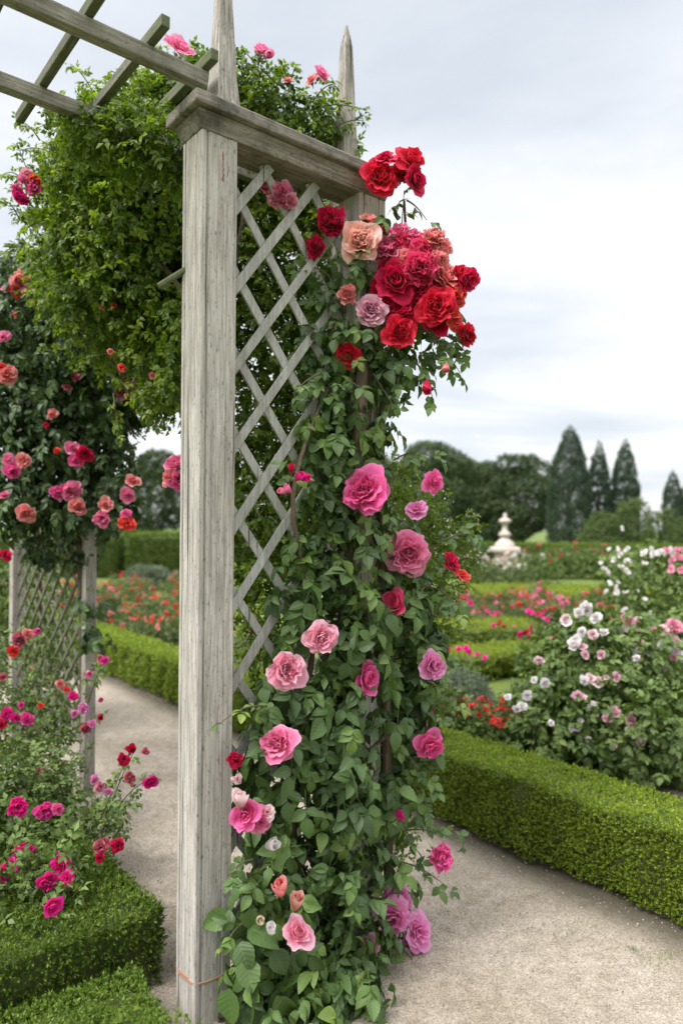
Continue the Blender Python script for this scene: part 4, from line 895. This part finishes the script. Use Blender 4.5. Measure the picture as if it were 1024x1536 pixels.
wl2 = [(random.uniform(925, 1024), random.uniform(930, 1000), random.uniform(12, 22), random.choice(['cabbage', 'ruffled']), random.choice(['white', 'light', 'pale'])) for _ in range(18)]+[(930, 945, 20, 'ruffled', 'white'), (945, 985, 22, 'cabbage', 'white'), (957, 960, 16, 'ruffled', 'pale'), (985, 950, 20, 'ruffled', 'light'), (1010, 940, 26, 'ruffled', 'light'), (1012, 965, 22, 'ruffled', 'pale'), (995, 968, 18, 'cabbage', 'white'), (975, 972, 16, 'ruffled', 'light'), (960, 975, 14, 'loose', 'white'), (937, 965, 14, 'loose', 'pale'), (1018, 985, 22, 'cabbage', 'white'), (1000, 1000, 18, 'ruffled', 'pale'), (985, 1008, 14, 'ruffled', 'light'), (945, 1020, 12, 'loose', 'white'), (985, 1010, 14, 'cup', 'cream'), (970, 1035, 12, 'loose', 'cream'), (915, 960, 16, 'ruffled', 'light')]
bush('pale_rose_bush', gp(1010, 5.6), [PB(960, 1000, 5.5, .34), PB(1030, 1000, 5.5, .38), PB(1040, 1070, 5.4, .4), PB(950, 1060, 5.5, .35), PB(1000, 960, 5.6, .25), PB(1080, 990, 5.5, .4), PB(940, 960, 5.7, .15)],
     'rose bush crowded with white and light pink blooms at right edge, behind another', 'rose bush', M['bush_leaf'], 240, .05, T_COMP, wl2, 5.15, group='pale rose bushes', nst=12)
bush('red_rose_bush', gp(905, 6.6), dome(gp(905, 6.8), .7, .68, 5), 'small bush with one dusky crimson flower mass showing above the white blooms', 'rose bush', M['bush_leaf'], 260, .04, T_SMALLC,
     [(890, 937, 20, 'ruffled', 'dusty'), (905, 940, 26, 'ruffled', 'dusty'), (920, 938, 20, 'ruffled', 'crimson'), (910, 930, 16, 'ruffled', 'dusty')], 6.4)
# tall bush with white sprays far right, pink blooms at the frame edge
wf = [(random.gauss(932, 18), random.gauss(850, 22), random.uniform(5, 11), 'far', 'white') for _ in range(18)]+[(random.gauss(975, 22), random.gauss(826, 5), random.uniform(6, 11), 'far', 'white') for _ in range(16)]+[(random.uniform(1000, 1030), random.uniform(822, 870), random.uniform(8, 14), 'far', 'light') for _ in range(14)]+[(random.gauss(940, 20), random.uniform(880, 925), random.uniform(4, 8), 'far', 'white') for _ in range(8)]
bush('white_rose_bush', gp(975, 8.), [PB(940, 860, 8., .3), PB(980, 860, 8.2, .38), PB(1020, 860, 8., .36), PB(1010, 890, 8., .4), PB(960, 900, 8., .38), PB(930, 890, 8., .22), PB(1050, 870, 8, .4), PB(980, 930, 8., .4)],
     'dark bush with white sprays and pink blooms at right edge, behind the pale roses', 'rose bush', M['bush_leaf'], 190, .05, T_SMALLC, wf, 7.6, nst=12)
# grey green shrubs
def shrub(name, c, w, h, label, leaf, size, dens, seed, group=None, tmpl=None, depth=None, nb=8, shell=.3):
    o = empty(name, c, label, 'shrub', group)
    bl = dome(c, w, h, seed, nb, depth)
    add_foliage('foliage', foliage_geo(bl, dens, size, tmpl or T_SPRIG, droop=-.5, out=.8, jit=.5, upn=.3, shell=shell), leaf, o)
    stems(o, [([np.array(c), np.array(c)+np.array([random.uniform(-.15, .15)*w, random.uniform(-.15, .15)*w, h*.35]), np.array(c)+np.array([random.uniform(-.3, .3)*w, random.uniform(-.3, .3)*w, h*.7])], .008, .003) for _ in range(6)], M['stem'])
    return o
shrub('silver_shrub', gp(690, 5.7), .82, .46, 'rounded grey green shrub behind the long hedge, just right of the climbing rose', M['grey_leaf'], .016, 1700, 3, depth=.8, nb=12)
shrub('silver_shrub', gp(225, 17.5), 1.3, .62, 'grey green shrub beyond the poppies, left of its neighbour', M['grey_leaf'], .05, 220, 4, 'grey shrubs before the far hedge')
shrub('silver_shrub', gp(290, 17.5), 1.5, .62, 'grey green shrub beyond the poppies, partly behind the post', M['grey_leaf'], .05, 220, 6, 'grey shrubs before the far hedge')
# fine yellow green shrub showing beside the climbing rose
fs = empty('flowering_shrub', world(1.15, .35), 'fine leaved yellow green shrub dotted with tiny white flowers beside the climbing rose', 'shrub')
fb = [PB(600, 740, 3.1, .14), PB(640, 760, 3.1, .12), PB(590, 700, 3.1, .08), PB(650, 820, 3.1, .14), PB(690, 820, 3.1, .10), PB(700, 790, 3.1, .07), PB(620, 850, 3.1, .18), PB(665, 890, 3.1, .10), PB(600, 950, 3.1, .18), PB(650, 950, 3.1, .08), PB(680, 940, 3.1, .05), PB(600, 1080, 3.1, .15), PB(600, 1250, 3.1, .10), PB(700, 850, 3.1, .06)]
geo = [foliage_geo(fb, 1300, .019, T_SMALLC, jit=.9, shell=.5, tint=(.1, 1))]
paths = []
for a, b in (((690, 820), (722, 825)), ((680, 800), (715, 775)), ((640, 740), (600, 690)), ((660, 900), (705, 935)), ((650, 940), (700, 955)), ((690, 840), (720, 850)), ((600, 720), (630, 690)), ((680, 880), (720, 890)), ((600, 1240), (670, 1245)), ((590, 1245), (640, 1235)), ((660, 950), (640, 1010))):
    pth, g = sprig(at(*a, 3.05), at(*b, 3.0), .02, .019, 12, T_SMALLC, (.4, 1)); paths.append(pth); geo.append(g)
add_foliage('foliage', merge(geo), M['young_leaf'], fs)
stems(fs, paths+[([world(1.15, .35), at(600, 1250, 3.1), at(600, 1080, 3.1), at(620, 850, 3.1), at(650, 780, 3.1)], .012, .003), ([at(600, 1080, 3.1), at(650, 900, 3.1), at(700, 800, 3.1)], .006, .002)], M['stem'])
pp, nn = blob_points(fb, 260, .1, .9); n = len(pp)
star = (np.array([(0, 0, 0)]+[(.5*math.cos(a)*(1 if i % 2 == 0 else .55), .5*math.sin(a)*(1 if i % 2 == 0 else .55), .12) for i, a in enumerate(np.linspace(0, 6.283, 10, endpoint=False))]), np.array([(0, i+1, (i+1) % 10+1) for i in range(10)]), np.zeros(11), np.ones(11))
so = add_foliage('tiny_flowers', scatter([star], pp, rnd(n), nn+rnd(n, .4), rng.uniform(.007, .014, n), rng.uniform(0, 1, n)), M['p_white'], fs); so['kind'] = 'stuff'

# --- flower beds: bushes copied one by one
def flower_proto(name, label, cat, w, h, leaf, cols, nbl, bsize, group, seed, size=.03, dens=420, high=.8, tmpl=None):
    o = empty(name, (0, 0, 0), label, cat, group); bl = dome((0, 0, 0), w, h, seed, 7)
    add_foliage('foliage', foliage_geo(bl, dens, size, tmpl or T_SMALLC, droop=-.2, out=.7, jit=.8, shell=.4), leaf, o)
    st = []
    for i in range(nbl):
        a = random.uniform(0, 6.28); r_ = random.uniform(0, .48)*w
        p = np.array([math.cos(a)*r_, math.sin(a)*r_, h*random.uniform(high, 1.12)*(1-.35*(r_/w))])
        NB[0] += 1
        b = link('bloom', BLOOMS['far'][NB[0] % 3], o, p); k = bsize*random.uniform(.6, 1.25); b.scale = (k, k, k*.9)
        b.rotation_euler = (random.uniform(-.9, .9), random.uniform(-.9, .9), random.uniform(0, 6))
        b.material_slots[0].link = 'OBJECT'; b.material_slots[0].material = M['p_'+random.choice(cols)]
        st.append(([np.array([0, 0, 0.]), p*np.array([.5, .5, .5]), p*np.array([1, 1, .97])], .004, .002))
    stems(o, st, M['stem'])
    return o
def copy_tree(o, parent=None):
    c = o.copy(); COL.objects.link(c); c.parent = parent
    for ch in [x for x in bpy.data.objects if x.parent == o]: copy_tree(ch, c)
    return c
def plant_out(protos, spots, scl=(.8, 1.2), keep_label=True):
    used = set()
    for i, (x, y) in enumerate(spots):
        pr = protos[i % len(protos)]
        o = pr if pr.name not in used else copy_tree(pr)
        used.add(pr.name)
        k = random.uniform(*scl); o.location = (float(x), float(y), 0.); o.scale = (k, k, k*random.uniform(.9, 1.1)); o.rotation_euler = (0, 0, random.uniform(0, 6.28))
# red poppies and airy green in the bed left of the post
pa = [flower_proto('poppy_plant', 'airy plant with red and coral flowers in the bed left of the near post', 'flower', .62, .50, M['bed_leaf'], ['poppy', 'poppy', 'rosebed', 'coral', 'salmon'], 4, .066, 'red flowers in the left bed', 20+j, .03, 330, .85) for j in range(3)]
sp = []
for _ in range(44):
    L_ = random.uniform(3.35, 4.9); t = random.uniform(6.2, 14.5); q = U*L_+V*t; sp.append((q[0], q[1]))
for _ in range(26):
    Y = random.uniform(11.5, 16.5); px = random.uniform(120, 300); q = gp(px, Y); sp.append((q[0], q[1]))
plant_out(pa, sp)
# red bed on the right beyond the hedges
pb = [flower_proto('red_rose_plant', 'low rose plant with red and coral blooms in the wide bed behind lawn hedges', 'rose bush', .7, .42, M['bed_leaf'], ['rosebed', 'coral', 'poppy', 'pink', 'salmon'], 6, .085, 'red roses in the right bed', 30+j, .032, 300, .85) for j in range(3)]
sp = []
for _ in range(46):
    Y = random.uniform(10.4, 13.6); px = random.uniform(630, 915); q = gp(px, Y); sp.append((q[0], q[1]))
plant_out(pb, sp)
# scarlet bedding right behind the long hedge
pc = [flower_proto('scarlet_flower', 'small scarlet bedding plant at the foot of the grey green shrub behind the long hedge', 'flower', .30, .30, M['bush_leaf'], ['poppy', 'poppy', 'coral'], 8, .038, 'scarlet bedding behind the hedge', 40+j, .018, 1300, .9) for j in range(2)]
sp = [tuple(gp(px, Y)[:2]) for px, Y in ((672, 5.15), (692, 5.05), (712, 5.0), (730, 4.95), (748, 4.9), (765, 4.88), (640, 5.3), (655, 5.2), (785, 4.85), (700, 5.2), (725, 5.15), (755, 5.1))]
plant_out(pc, sp)
# scattered taller pink/red roses between hedges
pd = [flower_proto('pink_rose_plant', 'thin rose plant with crimson pink blooms standing among the lawn hedges', 'rose bush', .42, .5, M['bush_leaf'], ['magenta', 'crimson', 'hotpink'], 6, .085, 'pink roses among the hedges', 50+j, .03, 300, .9) for j in range(2)]
plant_out(pd, [tuple(gp(px, Y)[:2]) for px, Y in ((755, 8.7), (700, 6.9), (672, 7.0), (805, 8.9), (620, 8.0), (740, 10.0), (690, 9.9), (640, 6.6), (800, 7.2))])
# white bed round the pedestal, greenery before the far hedge
pe = [flower_proto('white_rose_plant', 'low plant with whitish blooms around the foot of the stone pedestal', 'rose bush', 1.1, .75, M['bed_leaf'], ['white', 'pale', 'cream'], 12, .11, 'white roses round the pedestal', 60+j, .05, 130, .8) for j in range(2)]
plant_out(pe, [tuple(gp(px, Y)[:2]) for px, Y in ((715, 19.5), (742, 20), (765, 19.5), (790, 20.5), (728, 21), (775, 18.6), (700, 20.6))])
pf = [flower_proto('green_shrub', 'leafy green shrub with a few red flowers in front of the far dark hedge', 'shrub', 1.5, .95, M['bush_leaf'], ['rosebed', 'crimson'], 3, .15, 'shrubs before the far hedge', 70+j, .06, 110, .8) for j in range(2)]
plant_out(pf, [tuple(gp(px, Y)[:2]) for px, Y in ((640, 22), (670, 22.5), (695, 23), (810, 23), (835, 22.6), (860, 23), (885, 22.5), (905, 23), (930, 22), (600, 21), (820, 20.5), (560, 22), (520, 22))])
pg = [flower_proto('green_clump', 'leafy green clump without flowers beside the curved lawn hedge', 'shrub', .8, .5, M['bush_leaf'], ['rosebed'], 1, .04, 'green clumps among the hedges', 80+j, .04, 240, .8) for j in range(2)]
plant_out(pg, [tuple(gp(px, Y)[:2]) for px, Y in ((845, 7.0), (835, 8.6), (860, 8.2), (870, 9.8), (790, 5.2), (808, 5.3), (880, 7.), (590, 6.2), (630, 5.0), (560, 5.2), (520, 6), (560, 7.5))])

# ------------------------------------------------------------------ stone pedestal
sc = gp(757, 23.5)
ped = empty('stone_finial', sc, 'pale pink stone finial on a square stepped pedestal standing before the dark trees', 'monument')
def lathe(prof, c, name, n=20):
    mb = MB(); mb.rings([[c+np.array([r*math.cos(a), r*math.sin(a), z]) for a in np.linspace(0, 6.283, n, endpoint=False)] for r, z in prof]); return mb.build(name, M['stone'], ped, smooth=True)
def block(prof, name):
    mb = MB(); mb.rings([[sc+np.array([x*w, y*w, z]) for x, y in ((-1, -1), (1, -1), (1, 1), (-1, 1))] for w, z in prof]); return mb.build(name, M['stone'], ped, bevel=.01)
block([(.50, 0), (.50, .18), (.46, .2), (.42, .36), (.32, .47), (.27, .56), (.27, .80)], 'base')
block([(.30, .802), (.42, .83), (.42, .94), (.36, .98)], 'plinth_slab')
lathe([(.34, .97), (.34, 1.02), (.30, 1.1), (.21, 1.18), (.14, 1.26), (.12, 1.32)], sc, 'bell')
lathe([(.12, 1.31), (.2, 1.35), (.21, 1.40), (.16, 1.45), (.10, 1.50), (.08, 1.60), (.085, 1.70), (.12, 1.76)], sc, 'baluster')
lathe([(.12, 1.755), (.20, 1.80), (.205, 1.85), (.15, 1.90), (.07, 1.93), (.065, 1.98), (.06, 2.04), (.02, 2.10)], sc, 'knob')

# ------------------------------------------------------------------ trees
def tree(px, Y, w_px, top_px, label, leaf, group=None, name='round_tree', base_px=812, seed=0, size=.2, dens=34, kind='round'):
    c = gp(px, Y); w = w_px/F*Y; h = (EYE+(HY-top_px)/F*Y)*(1.07 if kind == 'cyp' else 1.); q = np.random.default_rng(seed)
    o = empty(name, c, label, 'tree', group); bl = []
    if kind == 'round':
        for i in range(34):
            a = q.uniform(0, 6.28); z = q.uniform(.12, .93); rad = math.sqrt(max(.05, 1-((z-.42)/.6)**2))*q.uniform(.3, .82)
            s_ = w*q.uniform(.10, .17); bl.append((c+np.array([math.cos(a)*rad*w*.42, math.sin(a)*rad*w*.42, z*h]), (s_, s_, s_*.8)))
        bl.append((c+UP*h*.5, (w*.36, w*.36, h*.38)))
    else:
        for i in range(56):
            z = (i+.5)/56; rad = w*.5*min(1., .8+z*2)*max(.16, (1-min(.99, max(0, (z-.30)/.71)**2))**.62)
            a = q.uniform(0, 6.28); s_ = rad*q.uniform(.66, .76)
            bl.append((c+np.array([math.cos(a)*rad*.26, math.sin(a)*rad*.26, z*h*.97]), (s_, s_, max(s_*1.1, h*.05))))
    add_foliage('crown', foliage_geo(bl, dens, size, T_CLUMP, droop=0 if kind == 'round' else -.3, out=.7, jit=.8, shell=.16 if kind == 'round' else .08, keep=.75), leaf, o)
    mb = MB(); r0 = w*.045 if kind == 'round' else w*.07
    mb.tube([c, c+UP*h*.25, c+UP*h*.55], [r0*1.4, r0, r0*.5], 8)
    for k in range(6):
        a = k*1.05; mb.tube([c+UP*h*(.2+.04*k), c+np.array([math.cos(a)*w*.15, math.sin(a)*w*.15, h*(.36+.04*k)]), c+np.array([math.cos(a)*w*.3, math.sin(a)*w*.3, h*(.5+.04*k)])], [r0*.5, r0*.3, r0*.1], 6)
    mb.build('trunk', M['trunk'], o, smooth=True)
    return o
tree(650, 52, 165, 668, 'broad rounded dark tree just right of the climbing rose', M['tree_leaf'], seed=1, size=.18)
tree(722, 62, 110, 688, 'dark rounded tree between the broad one and the flatter one', M['tree_leaf'], seed=2, size=.19)
tree(778, 60, 130, 680, 'dark rounded tree directly left of the tallest cypress', M['tree_leaf'], seed=3, size=.19)
tree(560, 60, 150, 690, 'dark rounded tree hidden for the most part behind the climbing rose', M['tree_leaf'], seed=4, size=.3, dens=9)
tree(455, 62, 150, 700, 'dark rounded tree glimpsed through the lattice', M['tree_leaf'], seed=5, size=.3, dens=9)
tree(222, 52, 120, 682, 'dark rounded tree seen between the left trellis and the near post', M['tree_leaf'], seed=6, size=.18)
tree(320, 58, 140, 695, 'dark rounded tree hidden behind the near post', M['tree_leaf'], seed=7, size=.3, dens=9)
tree(140, 58, 120, 700, 'dark rounded tree behind the left trellis rose', M['tree_leaf'], seed=8, size=.3, dens=9)
tree(700, 72, 150, 705, 'dark tree filling the gap low behind the two rounded trees', M['tree_leaf'], seed=9, size=.35, dens=9)
tree(853, 48, 66, 650, 'tallest and widest dark cypress of the row', M['cypress_leaf'], 'dark cypresses', 'cypress', seed=11, size=.10, dens=95, kind='cyp')
tree(897, 50, 40, 672, 'slender pointed cypress between the two larger ones', M['cypress_leaf'], 'dark cypresses', 'cypress', seed=12, size=.10, dens=95, kind='cyp')
tree(937, 50, 44, 668, 'blunt topped cypress, rightmost of the three close together', M['cypress_leaf'], 'dark cypresses', 'cypress', seed=13, size=.10, dens=95, kind='cyp')
tree(1008, 56, 34, 712, 'small distant cypress standing apart near the right edge', M['cypress_leaf'], 'dark cypresses', 'cypress', seed=14, size=.12, dens=60, kind='cyp')
tree(1030, 56, 34, 728, 'small cypress cut by the right edge of the picture', M['cypress_leaf'], 'dark cypresses', 'cypress', seed=15, size=.12, dens=60, kind='cyp')
tree(898, 42, 72, 768, 'low round light green tree in front of the tallest cypress', M['light_tree'], 'light green trees', 'small_tree', seed=16, size=.14, dens=28)
tree(950, 43, 75, 744, 'taller light green tree before the blunt topped cypress', M['light_tree'], 'light green trees', 'small_tree', seed=17, size=.14, dens=28)
tree(988, 44, 55, 758, 'light green tree between the cypresses and the small distant one', M['light_tree'], 'light green trees', 'small_tree', seed=18, size=.14, dens=28)
tree(1040, 46, 70, 770, 'light green tree low at the right edge', M['light_tree'], 'light green trees', 'small_tree', seed=19, size=.14, dens=28)

# ------------------------------------------------------------------ sky, sun, camera
w = bpy.data.worlds.new('World'); scene.world = w; w.use_nodes = True
nt = w.node_tree; nt.nodes.clear(); N = nt.nodes.new; L = nt.links.new
sky = N('ShaderNodeTexSky'); sky.sky_type = 'NISHITA'; sky.sun_disc = False
SUN_EL, SUN_AZ = R(50), R(-55)
sky.sun_elevation = SUN_EL; sky.sun_rotation = math.pi+SUN_AZ
tc = N('ShaderNodeTexCoord'); sep = N('ShaderNodeSeparateXYZ'); L(tc.outputs['Generated'], sep.inputs[0])
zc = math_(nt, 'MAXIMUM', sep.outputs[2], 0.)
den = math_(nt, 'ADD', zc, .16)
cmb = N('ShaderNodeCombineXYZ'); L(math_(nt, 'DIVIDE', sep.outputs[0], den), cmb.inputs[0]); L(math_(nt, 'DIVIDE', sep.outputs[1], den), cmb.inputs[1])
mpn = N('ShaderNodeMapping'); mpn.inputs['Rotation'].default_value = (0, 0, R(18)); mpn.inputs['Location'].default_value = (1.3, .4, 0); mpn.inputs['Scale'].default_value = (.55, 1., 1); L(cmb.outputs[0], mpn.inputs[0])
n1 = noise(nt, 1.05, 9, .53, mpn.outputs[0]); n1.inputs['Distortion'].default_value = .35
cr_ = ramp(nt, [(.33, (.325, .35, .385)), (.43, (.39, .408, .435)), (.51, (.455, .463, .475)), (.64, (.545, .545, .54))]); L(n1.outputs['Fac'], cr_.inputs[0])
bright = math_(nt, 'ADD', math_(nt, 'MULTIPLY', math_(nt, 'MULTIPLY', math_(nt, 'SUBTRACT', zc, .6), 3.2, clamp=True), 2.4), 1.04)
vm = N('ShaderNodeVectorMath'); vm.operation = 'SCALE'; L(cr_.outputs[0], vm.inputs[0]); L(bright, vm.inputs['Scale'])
vs = N('ShaderNodeVectorMath'); vs.operation = 'SCALE'; L(sky.outputs[0], vs.inputs[0]); vs.inputs['Scale'].default_value = .10
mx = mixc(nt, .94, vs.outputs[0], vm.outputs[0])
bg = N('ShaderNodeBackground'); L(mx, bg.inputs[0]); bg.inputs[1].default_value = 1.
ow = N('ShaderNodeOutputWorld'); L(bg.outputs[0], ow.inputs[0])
sd = bpy.data.lights.new('sun', 'SUN'); sd.energy = 2.2; sd.angle = R(25); sd.color = (1, .965, .91)
so = bpy.data.objects.new('sun', sd); COL.objects.link(so)
dirv = Vector((math.sin(SUN_AZ)*math.cos(SUN_EL), -math.cos(SUN_AZ)*math.cos(SUN_EL), math.sin(SUN_EL)))
so.rotation_euler = dirv.to_track_quat('Z', 'Y').to_euler()

cam = bpy.data.cameras.new('camera'); co = bpy.data.objects.new('camera', cam); COL.objects.link(co)
cam.sensor_fit = 'HORIZONTAL'; cam.sensor_width = 24; cam.lens = 24*F/1024
cam.clip_start = .05; cam.clip_end = 2000
cam.shift_y = (HY-768)/1024
co.matrix_world = Matrix.Translation((0, 0, EYE))@Matrix.Rotation(math.pi/2, 4, 'X')@Matrix.Rotation(ROLL, 4, 'Z')
cam.dof.use_dof = True; cam.dof.focus_distance = 2.42; cam.dof.aperture_fstop = 1.7; cam.dof.aperture_blades = 0
scene.camera = co
scene.render.engine = 'CYCLES'
scene.view_settings.view_transform = 'Standard'; scene.view_settings.look = 'None'; scene.view_settings.exposure = 1.13; scene.view_settings.gamma = 1
scene.cycles.max_bounces = 8; scene.cycles.transparent_max_bounces = 8; scene.cycles.diffuse_bounces = 6; scene.cycles.glossy_bounces = 2; scene.cycles.transmission_bounces = 4
